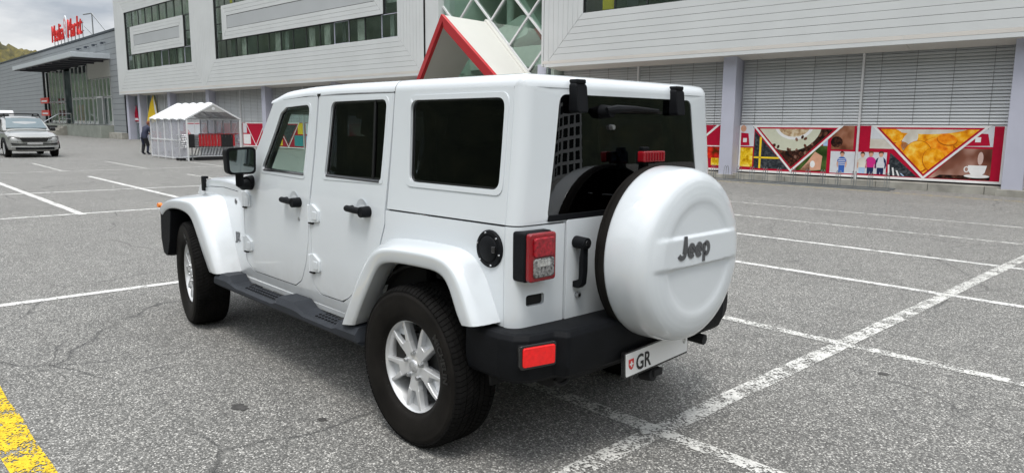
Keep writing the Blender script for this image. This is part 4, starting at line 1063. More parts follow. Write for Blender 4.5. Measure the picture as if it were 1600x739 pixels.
# corner edge of the block at the far end and pier between atrium and blocks
lb('corner_edge', (55.66, -6, 3.58), (55.85, .405, 11.2), CLAD, mall, .01)
lb('pier', (20.06, -.6, 3.0), (20.88, .30, 11.2), CLAD, mall, .01); lb('pier', (14.34, -.9, 3.62), (14.44, .398, 11.2), CLAD, mall, .01)
lb('roof_mass', (-9, -14, 3.7), (14.3, -1.45, 11.2), mat('plain_grey_render', (.4, .4, .4), .8)); lb('roof_mass', (20.9, -14, 3.7), (56, -1.45, 11.2), MATS['plain_grey_render'])
# ---- glazed atrium with a diamond lattice and a red gabled portal
atr = lb('atrium_frame', (14.44, -.08, 11.0), (20.06, .02, 11.2), WFRAME)
lb('atrium_glass', (14.45, -.02, .2), (20.05, -.008, 11.0), AGLASS, atr)
a0_, a1_ = 14.44, 20.06
N0 = (15.38, 5.48)
def bar2(p, q, th=.075, n0=-.005, n1=.075, m=WFRAME, par=atr, nm='lattice_bar'):
    p, q = Vector(p), Vector(q); d = (q-p).normalized(); t = Vector((-d.y, d.x))*th/2
    bm = bmesh.new(); prism(bm, [tuple(p+t), tuple(p-t), tuple(q-t), tuple(q+t)], n0, n1, 'xz'); return obj(nm, bm, m, par, .004)
for sgn in (1, -1):
    for k in range(-8, 9):
        # line z - z0 = sgn*1.01*(s - s0 - 1.94k)
        f_ = lambda s_: N0[1]+sgn*1.01*(s_-N0[0]-1.94*k)
        s0, s1 = a0_, a1_
        za, zb = f_(s0), f_(s1)
        def clip(lo, hi):
            pts = []
            for t in [i/400 for i in range(401)]:
                q = s0+(s1-s0)*t; z = f_(q)
                if lo <= z <= hi: pts.append((q, z))
            return pts
        pts = clip(.25, 10.9)
        if len(pts) > 4: bar2(pts[0], pts[-1], .07, -.005 if sgn > 0 else -.003, .075 if sgn > 0 else .072)
AIN = mat('atrium_interior', (.58, .66, .61), .9, 0, 0, .15, .4)
AINW = mat('atrium_white_edge', (.62, .66, .62), .8)
lb('atrium_back', (14.4, -7, 0), (20.1, -6.8, 11), mat('atrium_dark_wall', (.32, .38, .35), .9, 0, 0, .3, .3), atr)
for z in (3.9, 7.3):
    lb('gallery_floor', (14.4, -6.8, z), (20.1, -1.6, z+.25), AIN, atr); lb('gallery_edge', (14.4, -1.62, z-.05), (20.1, -1.52, z+.75), AINW, atr)
lb('atrium_side', (14.25, -6.8, 0), (14.40, -.1, 11), AIN, atr); lb('atrium_side', (20.1, -6.8, 0), (20.25, -.62, 11), AIN, atr)
for q in (16.2, 18.6): 
    bm = bmesh.new(); cyl(bm, (q, -2.4, 0), (q, -2.4, 11), .16); obj('atrium_post', bm, AINW, atr)
bm = bmesh.new(); prism(bm, [(15.0, 3.4), (15.25, 3.4), (18.2, 6.9), (17.9, 6.9)], -3.4, -2.2, 'xz'); obj('escalator', bm, AIN, atr)
bm = bmesh.new(); prism(bm, rpoly([(17.2, 5.2), (19.6, 4.6), (19.8, 5.2), (17.5, 6.0)], .2), -3.2, -2.0, 'xz'); obj('gallery_ramp', bm, AINW, atr)
por = None
REDP = mat('red_portal_paint', (.58, .022, .030), .4, 0, .3, .05, 1)
CREAM = mat('cream_panel', (.66, .65, .61), .6, 0, 0, .04, .6)
AP = (17.30, 5.46)
def nz_(z): return 2.5-.24*(AP[1]-z)       # the portal leans outwards with height
L0, R0 = (17.30+2.02*5.26/2.12, .2), (17.30-2.10*5.26/2.12, .2)
def leg(P0_, P1_, w, sg, nm):
    d = (Vector(P1_)-Vector(P0_)).normalized(); t = Vector((-d.y, d.x))*sg*w
    A_ = [Vector(P0_), Vector(P1_), Vector(P1_)+t, Vector(P0_)+t]
    th_ = .24 if sg < 0 else .50; A_[3] = Vector((P0_[0], P0_[1]-(.24 if sg < 0 else .50))); A_[2] = Vector((P1_[0], P1_[1]-th_))
    bm = bmesh.new(); F = [bm.verts.new((p.x, nz_(p.y)+.06, p.y)) for p in A_]; B = [bm.verts.new((p.x, nz_(p.y)-.10, p.y)) for p in A_]
    for i in range(4): bm.faces.new((F[i], F[(i+1) % 4], B[(i+1) % 4], B[i]))
    bm.faces.new(F); bm.faces.new(B[::-1]); return obj(nm, bm, REDP, atr, .008)
leg(AP, L0, .30, -1, 'portal_beam'); leg(AP, R0, .30, 1, 'portal_beam')
for P1_, k in ((L0, 0), (R0, 1)):
    bm = bmesh.new(); a = Vector((AP[0], AP[1]-.02)); b = Vector(P1_)
    off = Vector((0, -.10))
    V = [(a.x, nz_(a.y)-.11, a.y), (b.x, nz_(b.y)-.11, b.y), (b.x, .08, b.y), (a.x+.12, .08, a.y)]
    F = [bm.verts.new(p) for p in V]; B = [bm.verts.new((p[0], p[1], p[2]-.16)) for p in V]
    for i in range(4): bm.faces.new((F[i], F[(i+1) % 4], B[(i+1) % 4], B[i]))
    bm.faces.new(F); bm.faces.new(B[::-1]); obj('portal_roof', bm, CREAM, atr, .006)
    bm = bmesh.new(); V = [(a.x+.12, .25, a.y+.10), (b.x, .25, b.y+.10), (b.x, .082, b.y+.10), (a.x+.12, .082, a.y+.10)]
    F = [bm.verts.new(p) for p in V]; B = [bm.verts.new((p[0], p[1], p[2]-.14)) for p in V]
    for i in range(4): bm.faces.new((F[i], F[(i+1) % 4], B[(i+1) % 4], B[i]))
    bm.faces.new(F); bm.faces.new(B[::-1]); obj('portal_flashing', bm, CREAM, atr, .01)
# ------------------------------------------------------------------ printed window posters (flat print on boards between plinth and blind)
PR = {}
def pm_(n, c, var=.08, vs_=8., rough=.35): return mat('print_'+n, c, .5, 0, 0, var, vs_, 0, 60, .15)
def blotch(name, cols, sc, det=3., voro=False):
    if name in MATS: return MATS[name]
    m = bpy.data.materials.new(name); m.use_nodes = True; MATS[name] = m; L = m.node_tree.links
    b = m.node_tree.nodes['Principled BSDF']; b.inputs['Roughness'].default_value = .5; b.inputs['Specular IOR Level'].default_value = .15
    t = nd(m, 'ShaderNodeTexCoord')
    if voro:
        n = nd(m, 'ShaderNodeTexVoronoi'); n.inputs['Scale'].default_value = sc; src = n.outputs['Distance']
    else:
        n = nd(m, 'ShaderNodeTexNoise'); n.inputs['Scale'].default_value = sc; n.inputs['Detail'].default_value = det; src = n.outputs['Fac']
    L.new(t.outputs['Object'], n.inputs['Vector']); r = nd(m, 'ShaderNodeValToRGB'); e = r.color_ramp.elements
    while len(e) < len(cols): e.new(.5)
    lo, hi = (0., .75) if voro else (.3, .7)
    for k, (q, c) in enumerate(zip(e, cols)): q.position = lo+(hi-lo)*k/(len(cols)-1); q.color = (*c, 1)
    L.new(src, r.inputs['Fac']); L.new(r.outputs[0], b.inputs['Base Color']); return m
CRIM = pm_('crimson', (.46, .006, .035), .06); PWH = pm_('white', (.80, .80, .78), .03)
BEAN = blotch('print_coffee_beans', [(.16, .06, .035), (.06, .020, .012), (.010, .005, .004)], 13, voro=True)
CHIP = blotch('print_potato_chips', [(.62, .17, .003), (.95, .40, .008), (1.0, .68, .12)], 6, 5)
PASTA = blotch('print_pasta', [(.55, .28, .0), (.92, .60, .02), (.98, .80, .2)], 9, 2)
TOMA = blotch('print_tomatoes', [(.85, .05, .01), (.65, .02, .01), (.12, .02, .0)], 6, voro=True)
STEAM = blotch('print_brown_haze', [(.09, .025, .014), (.22, .085, .055), (.50, .30, .24)], 1.5, 2)
KEYB = blotch('print_dark_texture', [(.012, .016, .02), (.035, .042, .05), (.09, .10, .11)], 16, 3)
GREEN = blotch('print_green_field', [(.02, .045, .008), (.05, .10, .02), (.14, .20, .05)], 3, 2)
SKIN = pm_('skin', (.68, .37, .25)); CHOC = blotch('print_chocolate', [(.13, .04, .02), (.28, .11, .06), (.42, .20, .13)], 3, 2)
PALE = pm_('pale_grey', (.66, .68, .72), .05); CRM = pm_('cream_plate', (.62, .63, .50), .04); FOAM = blotch('print_coffee_foam', [(.28, .16, .08), (.55, .40, .24), (.75, .66, .50)], 11, 4)
YEL = pm_('yellow', (.90, .62, .03)); PINK = pm_('magenta', (.62, .03, .24)); BLUE = pm_('blue', (.05, .14, .48)); LBLUE = pm_('light_blue', (.42, .58, .80)); NAVY = pm_('navy', (.02, .03, .09)); HAIR = pm_('hair', (.06, .03, .02)); ORA = blotch('print_orange_crisp', [(.72, .14, .005), (.95, .30, .008), (1.0, .52, .05)], 7, 5); TEAL = pm_('teal', (.05, .30, .33)); WSOFT = blotch('print_soft_white', [(.55, .50, .42), (.80, .78, .72)], 3, 2)
PN = -.40
class Poster:
    def __init__(self, a0, a1, name='window_poster', z0=.27, z1=1.62):
        self.o = lb(name, (a0, PN-.03, z0), (a1, PN, z1), CRIM); self.k = 0
    def add(self, poly, m, lv, nm='picture'):
        bm = bmesh.new(); prism(bm, poly, PN+.0005+.0012*lv, PN-.005, 'xz'); return obj(nm, bm, m, self.o)
    def rect(self, a0, z0, a1, z1, m, lv, nm='picture'): return self.add([(a0, z0), (a1, z0), (a1, z1), (a0, z1)], m, lv, nm)
def clipz(poly, zmax):
    out = []; n = len(poly)
    for i in range(n):
        p, q = poly[i-1], poly[i]
        if (p[1] <= zmax) != (q[1] <= zmax):
            t = (zmax-p[1])/(q[1]-p[1]); out.append((p[0]+(q[0]-p[0])*t, zmax))
        if q[1] <= zmax: out.append(q)
    return out
def clip_tri(poly, T):
    cen = (sum(t[0] for t in T)/3, sum(t[1] for t in T)/3)
    for i in range(3):
        a, b = T[i], T[(i+1) % 3]
        side = lambda p: (b[0]-a[0])*(p[1]-a[1])-(b[1]-a[1])*(p[0]-a[0])
        sg = 1 if side(cen) > 0 else -1; out = []; n = len(poly)
        for j in range(n):
            p, q = poly[j-1], poly[j]; sp, sq = side(p)*sg, side(q)*sg
            if (sp >= 0) != (sq >= 0):
                t = sp/(sp-sq); out.append((p[0]+(q[0]-p[0])*t, p[1]+(q[1]-p[1])*t))
            if sq >= 0: out.append(q)
        poly = out
        if len(poly) < 3: return None
    return poly
def shrink(T, d):
    cx_, cz_ = sum(t[0] for t in T)/3, sum(t[1] for t in T)/3
    a, b, c = T; area = abs((b[0]-a[0])*(c[1]-a[1])-(b[1]-a[1])*(c[0]-a[0])); per = math.dist(a, b)+math.dist(b, c)+math.dist(c, a)
    rin = area/per; k = (rin-d)/rin; ix = (math.dist(b, c)*a[0]+math.dist(c, a)*b[0]+math.dist(a, b)*c[0])/per; iz = (math.dist(b, c)*a[1]+math.dist(c, a)*b[1]+math.dist(a, b)*c[1])/per
    return [(ix+(p[0]-ix)*k, iz+(p[1]-iz)*k) for p in T]
# -- right bay, left poster: coffee cup triangle
def person_print(P, cx_, base, h, shirt, trousers, stripes=None, hair=HAIR, arms=SKIN, lv=4):
    k = h/1.0
    def q(pts): return [(cx_+a*k, base+b*k) for a, b in pts]
    P.add(q([(-.13, 0), (-.02, 0), (0, .12), (.02, 0), (.13, 0), (.14, .30), (-.14, .30)]), trousers, lv, 'printed_figure')
    P.add(q([(-.14, .28), (.14, .28), (.17, .52), (.15, .68), (.07, .74), (-.07, .74), (-.15, .68), (-.17, .52)]), shirt, lv+1, 'printed_figure')
    for s in (1, -1):
        P.add(q([(s*.14, .70), (s*.21, .60), (s*.235, .40), (s*.20, .24), (s*.165, .26), (s*.175, .42), (s*.13, .58)]), arms, lv, 'printed_figure')
        P.add(q([(s*.10, .73), (s*.19, .64), (s*.215, .52), (s*.14, .50)]), shirt if arms is SKIN else arms, lv+2, 'printed_figure')
    if stripes:
        for j in range(4): P.add(q([(-.165, .36+.085*j), (.165, .36+.085*j), (.165, .395+.085*j), (-.165, .395+.085*j)]), stripes, lv+3, 'printed_figure')
    P.add(q(ell(0, .86, .085, .11, 14)), SKIN, lv+3, 'printed_figure'); P.add(q([(-.09, .86), (-.10, .95), (-.04, 1.0), (.05, 1.0), (.10, .95), (.09, .86), (.06, .92), (-.05, .93)]), hair, lv+4, 'printed_figure')
def coffee_poster(a1, a0):
    """a1 = image-left end (large s), a0 = image-right end"""
    P = Poster(a0, a1)
    P.rect(a0, .25, a1, .31, PWH, 1, 'white_border'); P.rect(a1-.05, .27, a1, 1.62, PWH, 1, 'white_border')
    P.rect(a1-.46, 1.0, a1-.05, 1.62, PALE, 2); P.add([(a1-.05, 1.02), (a1-.33, 1.03), (a1-.28, 1.38), (a1-.05, 1.40)], CRIM, 3); P.rect(a1-.24, 1.12, a1-.12, 1.24, PWH, 4); P.add(ell(a1-.12, 1.52, .09, .10, 12), SKIN, 3)
    P.rect(a1-.05, .40, a1-.44, .96, PASTA, 2)
    T = [(6.80, 1.62), (4.20, 1.62), (5.59, .30)]
    P.add([(6.72, .37), (6.72, 1.45), (5.66, .37)], KEYB, 2)
    P.rect(6.56, .37, 6.50, 1.28, YEL, 3); P.rect(6.72, .66, 5.95, .71, YEL, 3)
    P.add([(5.50, .36), (4.60, .36), (4.60, 1.08), (4.80, 1.06)], GREEN, 2); P.add([(5.10, .36), (4.75, .40), (4.72, .78), (4.93, .90), (5.12, .62), (5.30, .40)], SKIN, 3); P.add(ell(4.98, .55, .07, .10, 10), PWH, 4); P.add([(5.35, .36), (5.05, .36), (5.05, .62)], CHOC, 3)
    P.rect(4.60, 1.06, 4.72, 1.40, LBLUE, 2); P.rect(4.50, .98, 3.92, 1.62, CHOC, 2); P.add(clipz(ell(4.36, 1.18, .16, .15, 14), 1.62), BEAN, 3); P.add([(4.3, 1.62), (4.0, 1.05), (3.93, 1.2), (3.93, 1.62)], CHOC, 3)
    P.rect(4.50, .34, 3.86, .93, PALE, 2)
    person_print(P, 4.19, .36, .57, BLUE, BLUE, PALE, HAIR)
    P.add(T, PWH, 6, 'white_border'); T2 = shrink(T, .055); P.add(T2, CRIM, 7, 'red_border'); T3 = shrink(T, .10); P.add(T3, BEAN, 8)
    for (ex, ez, rx, rz, m_, lv) in ((5.70, 1.66, .92, .76, CRM, 9), (5.56, 1.64, .56, .42, PWH, 10), (5.56, 1.64, .47, .34, FOAM, 11)):
        pl = clip_tri(ell(ex, ez, rx, rz, 40), T3)
        if pl: P.add(pl, m_, lv)
    for k in range(150):      # loose beans
        a = random.uniform(3.9, 6.2); z = random.uniform(.45, 1.6)
        if (a-5.72)**2/.90**2+(z-1.70)**2/.70**2 < 1 and not (5.0 < a < 5.6 and 1.15 < z < 1.32): continue
        pl = clip_tri(ell(a, z, .055, .037, 10, 0, random.uniform(0, 3)), T3)
        if pl: P.add(pl, random.choice((pm_('bean_a', (.13, .05, .03), .3, 30), pm_('bean_b', (.05, .018, .012), .3, 30), pm_('bean_c', (.26, .14, .10), .3, 30))), 12)
    return P
def chips_poster(a1, a0):
    P = Poster(a0, a1)
    P.rect(a0, .25, a1, .31, PWH, 1, 'white_border')
    P.rect(a1-.28, .98, a1-.02, 1.62, CRIM, 2); P.rect(3.50, 1.03, 2.75, 1.62, WSOFT, 2); P.rect(3.50, 1.28, 2.9, 1.62, PALE, 3)
    P.rect(a1-.01, .36, 3.06, .93, PALE, 2)
    person_print(P, 3.66, .36, .57, WSOFT, LBLUE); person_print(P, 3.45, .36, .60, PINK, NAVY, None, pm_('auburn', (.20, .06, .03)), PINK); person_print(P, 3.20, .36, .60, PALE, NAVY, None, HAIR, NAVY)
    P.add([(3.02, .33), (2.98, .93), (2.30, .33)], KEYB, 2)
    for k in range(5): P.add([(3.0-.12*k, .34), (2.96-.12*k, .34), (2.98-.10*k, .62-.07*k), (3.02-.10*k, .62-.07*k)], random.choice((PWH, LBLUE, CRIM)), 3)
    T = [(3.50, 1.64), (.78, 1.64), (2.17, .28)]
    P.add([(2.05, .33), (.72, .33), (.72, 1.08), (1.36, 1.08)], STEAM, 2); P.add([(1.95, .33), (.72, .33), (.72, .44), (1.80, .42)], BEAN, 3)
    P.add([(1.20, .68), (.80, .68), (.84, .50), (.92, .43), (1.10, .43), (1.17, .52)], PWH, 5); P.add(ell(1.0, .42, .27, .045, 24), PWH, 4); P.add(ell(1.225, .58, .06, .075, 16), PWH, 4); P.add(ell(1.225, .58, .035, .05, 14), STEAM, 5); P.add(ell(.95, .85, .06, .16, 12), pm_('steam', (.62, .45, .40)), 3)
    P.rect(1.30, 1.13, .72, 1.62, PALE, 2); P.add([(1.30, 1.14), (.78, 1.16), (.84, 1.44), (1.22, 1.46)], CRIM, 3); P.rect(1.10, 1.24, .98, 1.36, PWH, 4)
    P.rect(a0, .27, a0+.06, 1.62, PWH, 2, 'white_border')
    P.add(T, PWH, 6, 'white_border'); T2 = shrink(T, .055); P.add(T2, CRIM, 7, 'red_border'); T3 = shrink(T, .10); P.add(T3, CHIP, 8)
    for (ex, ez, rx, rz, m_, lv, ro) in ((2.2, 1.62, 1.0, .20, WSOFT, 9, 0), (2.95, 1.38, .26, .17, CHIP, 10, .3), (2.55, 1.25, .16, .28, WSOFT, 10, .5), (2.35, .85, .34, .40, CHIP, 11, .2), (1.92, 1.05, .38, .30, ORA, 10, -.3), (1.70, 1.30, .22, .13, ORA, 11, .2), (1.35, 1.25, .26, .20, CHIP, 10, .5), (1.95, .78, .25, .30, CHIP, 12, -.4), (2.7, 1.08, .20, .14, ORA, 10, .4)):
        pl = clip_tri(ell(ex, ez-.02, rx*1.06, rz*1.08, 30, 0, ro), T3)
        if pl and m_ is not WSOFT: P.add(pl, pm_('crisp_edge', (.50, .13, .004), .2, 9), lv-.5)
        pl = clip_tri(ell(ex, ez, rx, rz, 30, 0, ro), T3)
        if pl: P.add(pl, m_, lv)
    return P
coffee_poster(7.20, 3.86); chips_poster(3.80, .46)
# bay beyond the column: tomato and pasta picture with a crimson field
P = Poster(7.66, 10.9); P.rect(7.70, .40, 8.10, .95, PASTA, 2); P.rect(8.10, .60, 8.44, .95, TOMA, 3); P.rect(7.7, .62, 8.1, .95, TOMA, 3); P.rect(8.44, .31, 8.50, 1.62, PWH, 2); P.add([(8.5, 1.1), (8.6, 1.1), (7.95, 1.62), (7.85, 1.62)], PWH, 3); P.rect(7.7, .97, 8.45, 1.0, PWH, 3); P.rect(7.68, 1.02, 7.82, 1.6, SKIN, 2); P.rect(7.66, .25, 10.9, .31, PWH, 1)
# far bays: simple triangle posters
def tri_poster(a1, a0, cols):
    P = Poster(a0, a1); w = a1-a0; P.rect(a0, .25, a1, .31, PWH, 1); m_ = (a0+a1)/2
    P.rect(a0+.06, .38, a0+w*.30, .95, cols[2], 2); P.rect(a1-w*.30, .38, a1-.06, .95, cols[3], 2); P.rect(a0+.06, 1.02, a0+w*.18, 1.60, cols[3], 2); P.rect(a1-w*.16, 1.02, a1-.06, 1.60, PALE, 2)
    T = [(a1-w*.12, 1.63), (a0+w*.12, 1.63), (m_, .28)]; P.add(T, PWH, 6); P.add(shrink(T, .06), cols[0], 7); P.add(shrink(T, .12), cols[1], 8)
tri_poster(24.6, 21.95, (CRIM, WSOFT, LBLUE, BLUE)); tri_poster(28.0, 25.0, (CRIM, CRM, LBLUE, YEL)); tri_poster(31.6, 28.5, (CRIM, WSOFT, BLUE, LBLUE)); tri_poster(34.9, 31.75, (CRIM, KEYB, TEAL, YEL)); tri_poster(38.5, 35.4, (CRIM, CRIM, CHOC, PWH)); tri_poster(41.8, 38.75, (CRIM, CRIM, PALE, CHOC)); tri_poster(47.7, 42.4, (CRIM, PALE, PALE, CRIM))
tri_poster(-.05, -3.25, (CRIM, PASTA, PALE, GREEN)); tri_poster(-3.35, -6.6, (CRIM, CHOC, LBLUE, YEL)); tri_poster(13.9, 11.0, (CRIM, CHIP, LBLUE, PASTA))
# tall entrance windows with sail-shaped banners
for a0, a1 in ((51.3, 53.0), (53.6, 55.7)):
    lb('shop_window', (a0, -.50, .2), (a1, -.48, 3.6), WGLASS); lb('shop_room', (a0-.1, -1.19, .2), (a1+.1, -1.15, 3.6), mat('shop_room_grey', (.16, .2, .2), .9))
    for q in (a0, (a0+a1)/2, a1): lb('shop_mullion', (q-.03, -.52, .2), (q+.03, -.45, 3.6), WFRAME)
    lb('shop_mullion', (a0, -.515, 1.55), (a1, -.455, 1.62), WFRAME)
bm = bmesh.new(); prism(bm, [(52.85, 1.5), (52.5, 2.2), (51.95, 3.0), (51.40, 3.48), (51.0, 2.7), (50.7, 1.72), (51.6, 1.6)], -.30, -.33, 'xz'); yb = obj('yellow_banner', bm, YEL, mall)
bm = bmesh.new(); prism(bm, [(51.40, 3.48), (51.0, 2.7), (50.7, 1.72), (51.0, 1.70), (51.3, 2.6)], -.296, -.30, 'xz'); obj('banner_stripe', bm, PWH, yb)
bm = bmesh.new(); prism(bm, [(55.75, 1.66), (55.3, 2.3), (55.0, 2.85), (54.8, 2.3), (54.57, 1.66)], -.40, -.43, 'xz'); rb2 = obj('red_banner', bm, CRIM, mall)
bm = bmesh.new(); prism(bm, [(55.5, 1.75), (54.7, 1.75), (54.7, 1.9), (55.45, 1.9)], -.396, -.40, 'xz'); obj('banner_stripe', bm, PWH, rb2)
# ------------------------------------------------------------------ bicycle rack on the pavement edge
rack = empty('bicycle_rack', (1.3, -17.2, 0), (0, .006, PHI)); tag(rack, 'low galvanised wire bicycle rack along the foot of the shop front', 'bicycle rack')
GALV = mat('galvanised_wire', (.24, .26, .27), .45, .6, 0, .1, 6)
bm = bmesh.new()
for n_, z in ((.28, .05), (.72, .04)):
    box(bm, (5.2, n_, z), (5.2, .035, .035))
for s_ in (2.65, 5.2, 7.75): box(bm, (s_, .5, .03), (.035, .44, .03))
obj('rack_rail', bm, GALV, rack)
hm = bmesh.new(); tube(hm, [(0, .30, .05), (0, .30, .40), (0, .36, .45), (.0, .42, .40), (0, .46, .05)], .007, 5); tube(hm, [(.07, .30, .05), (.07, .30, .40), (.07, .36, .45), (.07, .42, .40), (.07, .46, .05)], .007, 5); finish(hm)
hme = bpy.data.meshes.new('hoop'); hm.to_mesh(hme); hm.free(); hme.materials.append(GALV)
for k in range(13):
    o = link('wheel_hoop', hme, None, rack); o.location = (2.75+k*.40, 0, 0)
# ------------------------------------------------------------------ electronics store beyond the shopping centre
store = empty('electronics_store', (57.3, -14.0, 0), (0, 0, -.011))
tag(store, 'low grey store with canopy over glazed entrance and red rooftop lettering', 'building')
GREYC = mat('blue_grey_cladding', (.27, .29, .31), .5, .2, 0, .05, .5); GREYD = mat('dark_parapet', (.05, .06, .075), .5)
TURQ = mat('pale_green_wall', (.28, .40, .34), .7)
def sb(name, lo, hi, m, par=store, bev=0.): return obj(name, bx(lo, hi), m, par, bev)
sb('store_core', (.05, -20, 0), (3.2, -.06, 8.05), DARKW); sb('store_core', (28.2, -20, 0), (62, -.06, 8.05), DARKW); sb('store_core', (3.2, -20, 6.25), (28.2, -.06, 8.05), DARKW); sb('store_core', (3.2, -20, 0), (28.2, -5, 6.25), TURQ)
sb('parapet', (0, -20, 8.05), (62, .05, 8.2), GREYD)
# horizontal cladding panels, laid in courses
h = .415
for k in range(19):
    z0, z1 = .15+k*h, .15+(k+1)*h-.02
    segs = [(.02, 3.3), (28.1, 62)] if z0 < 6.2 else [(.02, 28.1), (28.1, 62)]
    for a, b in segs: sb('cladding_panel', (a, -.05, z0), (b-.015, random.uniform(-.003, .003), z1), GREYC, store, .01)
# canopy
can = sb('canopy', (3.0, -.3, 6.05), (27.0, 2.65, 6.42), mat('canopy_metal', (.50, .54, .57), .4, .1), store, .02)
sb('canopy_underside', (3.1, -.2, 6.02), (26.9, 2.5, 6.07), mat('canopy_dark_underside', (.045, .045, .055), .7), can)
for q in range(8): sb('canopy_rib', (5+q*2.8, -.1, 5.90), (5.15+q*2.8, 2.4, 6.02), MATS['canopy_dark_underside'], can)
# entrance platform, stairs, wall
sb('platform', (3.4, -5, 0), (29, .9, .95), mat('grey_green_concrete', (.25, .27, .24), .85, 0, 0, .15, 1), store, .01)
sb('low_wall', (.0, -.4, 0), (3.4, .35, .45), CONC, store, .01)
for k in range(5): sb('stair_step', (14.6, .9+k*.30, 0), (16.8, 1.2+k*.30, .80-k*.17), CONC, store, .005)
bm = bmesh.new()
for n_ in (.95, 2.4):
    tube(bm, [(17.0, n_, .1), (17.0, n_, 1.9 if n_ < 1 else 1.0)], .03, 6); 
tube(bm, [(17.0, .95, 1.9), (17.0, 2.4, 1.0)], .03, 6); tube(bm, [(16.9, .95, 1.9), (12.5, .95, 1.9), (12.5, .95, .95)], .03, 6); tube(bm, [(16.9, .95, 1.45), (12.5, .95, 1.45)], .02, 6)
obj('handrail', bm, CHROME, store)
sb('ramp_opening', (18.0, .3, 0), (28.5, .93, .80), LINER)
sb('floor_inside', (3.3, -5, .9), (28.1, -.1, .96), CONC)
# glazed entrance: white panel above, panes with white bars
sb('white_panel', (3.25, -.12, 4.75), (10.2, -.02, 6.1), mat('offwhite_panel', (.50, .50, .47), .6), store, .01)
BACKG = blotch('store_inside', [(.03, .04, .05), (.16, .19, .20), (.38, .42, .44)], .7, 3)
sb('shop_interior', (3.3, -1.6, .96), (17.5, -1.5, 6.1), BACKG); sb('shop_interior', (20.2, -1.6, .96), (28.1, -1.5, 6.1), BACKG)
def panes(a, b, z0, z1, n_, par=store):
    w = (b-a)/n_
    for k in range(n_):
        fr = bmesh.new(); p0, p1 = a+k*w, a+(k+1)*w; t = .05
        for lo, hi in (((p0, z0), (p1, z0+t)), ((p0, z1-t), (p1, z1)), ((p0, z0+t), (p0+t, z1-t)), ((p1-t, z0+t), (p1, z1-t))): box(fr, ((lo[0]+hi[0])/2, -.30, (lo[1]+hi[1])/2), (hi[0]-lo[0], .10, hi[1]-lo[1]))
        o = obj('window', fr, WFRAME, par); obj('pane', bx((p0+t, -.30, z0+t), (p1-t, -.29, z1-t)), WGLASS, o)
panes(3.4, 10.0, 1.0, 3.2, 6); panes(3.4, 10.0, 3.25, 4.74, 6); panes(10.2, 17.4, 1.0, 3.2, 5); panes(10.2, 17.4, 3.25, 6.05, 5); panes(20.3, 28.1, 1.0, 3.0, 5); panes(20.3, 28.1, 3.05, 6.05, 5)
for k in range(5): sb('hanging_strip', (3.8+k*.55, -.9, 1.0), (4.05+k*.55, -.86, 3.1), mat('green_banner', (.10, .34, .19), .7) if k < 3 else MATS['pale_curtain'])
for q, m_ in ((12, 'pale_curtain'), (13.5, 'dark_curtain'), (15.2, 'pale_curtain'), (11, 'grey_green_curtain'), (16.3, 'pale_curtain')): sb('hanging_strip', (q, -.9, 1.0), (q+.7, -.86, 5.6), MATS.get(m_, CURT))
sb('red_stand', (15.2, -.7, 1.0), (16.6, -.6, 2.7), REDP)
REDS = mat('red_sign_face', (.70, .02, .02), .4, 0, .2, .05)
sb('door_frame', (6.6, -.2, 1.0), (8.3, -.12, 3.3), WFRAME); sb('door_leaf', (6.75, -.19, 1.05), (8.15, -.11, 3.15), mat('grey_door', (.16, .19, .18), .4))
for z in (2.9, 1.7): sb('entrance_sign', (23.5, .4, z), (27.0, .5, z+.55), REDS); sb('entrance_sign_strip', (24, .502, z+.15), (26.5, .51, z+.3), PWH)
# wall lamps under the parapet
for q in (4.0, 6.5, 9.0, 11.5):
    bm = bmesh.new(); box(bm, (q, .12, 7.35), (.10, .25, .06)); box(bm, (q, .26, 7.28), (.34, .18, .16)); obj('wall_lamp', bm, GREYD, store, .01)
# rooftop letters on a steel frame (read from the front: image left to right)
def letters(s, size, a_start, sx, z, par, gap=1.0):
    a = a_start
    for ch in s:
        tb = text_bm(ch, size, .05, .0, sx, .22, 3, 'LEFT')
        xs = [v.co.x for v in tb.verts]; w = max(xs)-min(xs); mn = min(xs)
        for v in tb.verts: v.co = Vector((a-(v.co.x-mn), .10+v.co.z, z+v.co.y))
        obj('roof_letter', tb, REDS, par); a -= w*.90+.16*gap
    return a
sign = empty('rooftop_sign', (57.3, -14.0, 0), (0, 0, -.011)); tag(sign, 'slanted red store lettering on steel posts along the roof edge', 'sign')
e_ = letters('Media', 2.15, 21.6, .88, 8.52, sign)
# pale round emblem between the words, of concentric rings
for r_, m_, d in ((.62, PALE, 0), (.46, pm_('emblem_pink', (.62, .30, .30)), .012), (.30, PALE, .024), (.14, pm_('emblem_pink', (.62, .30, .30)), .036)):
    bm = bmesh.new(); prism(bm, [(e_-.75+p, q) for p, q in ell(0, 9.55, r_, r_*1.55, 28)], .03, .12+d, 'xz'); obj('round_emblem', bm, m_, sign)
e2 = letters('Markt', 2.25, e_-1.55, .88, 8.50, sign)
bm = bmesh.new()
for k in range(9):
    q = 21.2-k*(21.2-e2-.4)/8; tube(bm, [(q, -.02, 8.1), (q, -.02, 9.6)], .035, 5)
tube(bm, [(21.6, -.02, 8.75), (e2, -.02, 8.75)], .035, 5); tube(bm, [(21.6, -.02, 9.4), (e2, -.02, 9.4)], .03, 5)
obj('sign_frame', bm, STEEL, sign)
bm = bmesh.new(); tube(bm, [(e2-.3, .0, 10.0), (e2-2.1, -.2, 9.95), (e2-5.2, -.4, 8.3)], .05, 5); tube(bm, [(e2-2.1, -.2, 9.95), (e2-2.1, -.2, 8.2)], .05, 5); tube(bm, [(e2-.3, 0, 9.1), (e2-2.1, -.2, 8.2)], .04, 5); obj('sign_stay', bm, STEEL, sign)
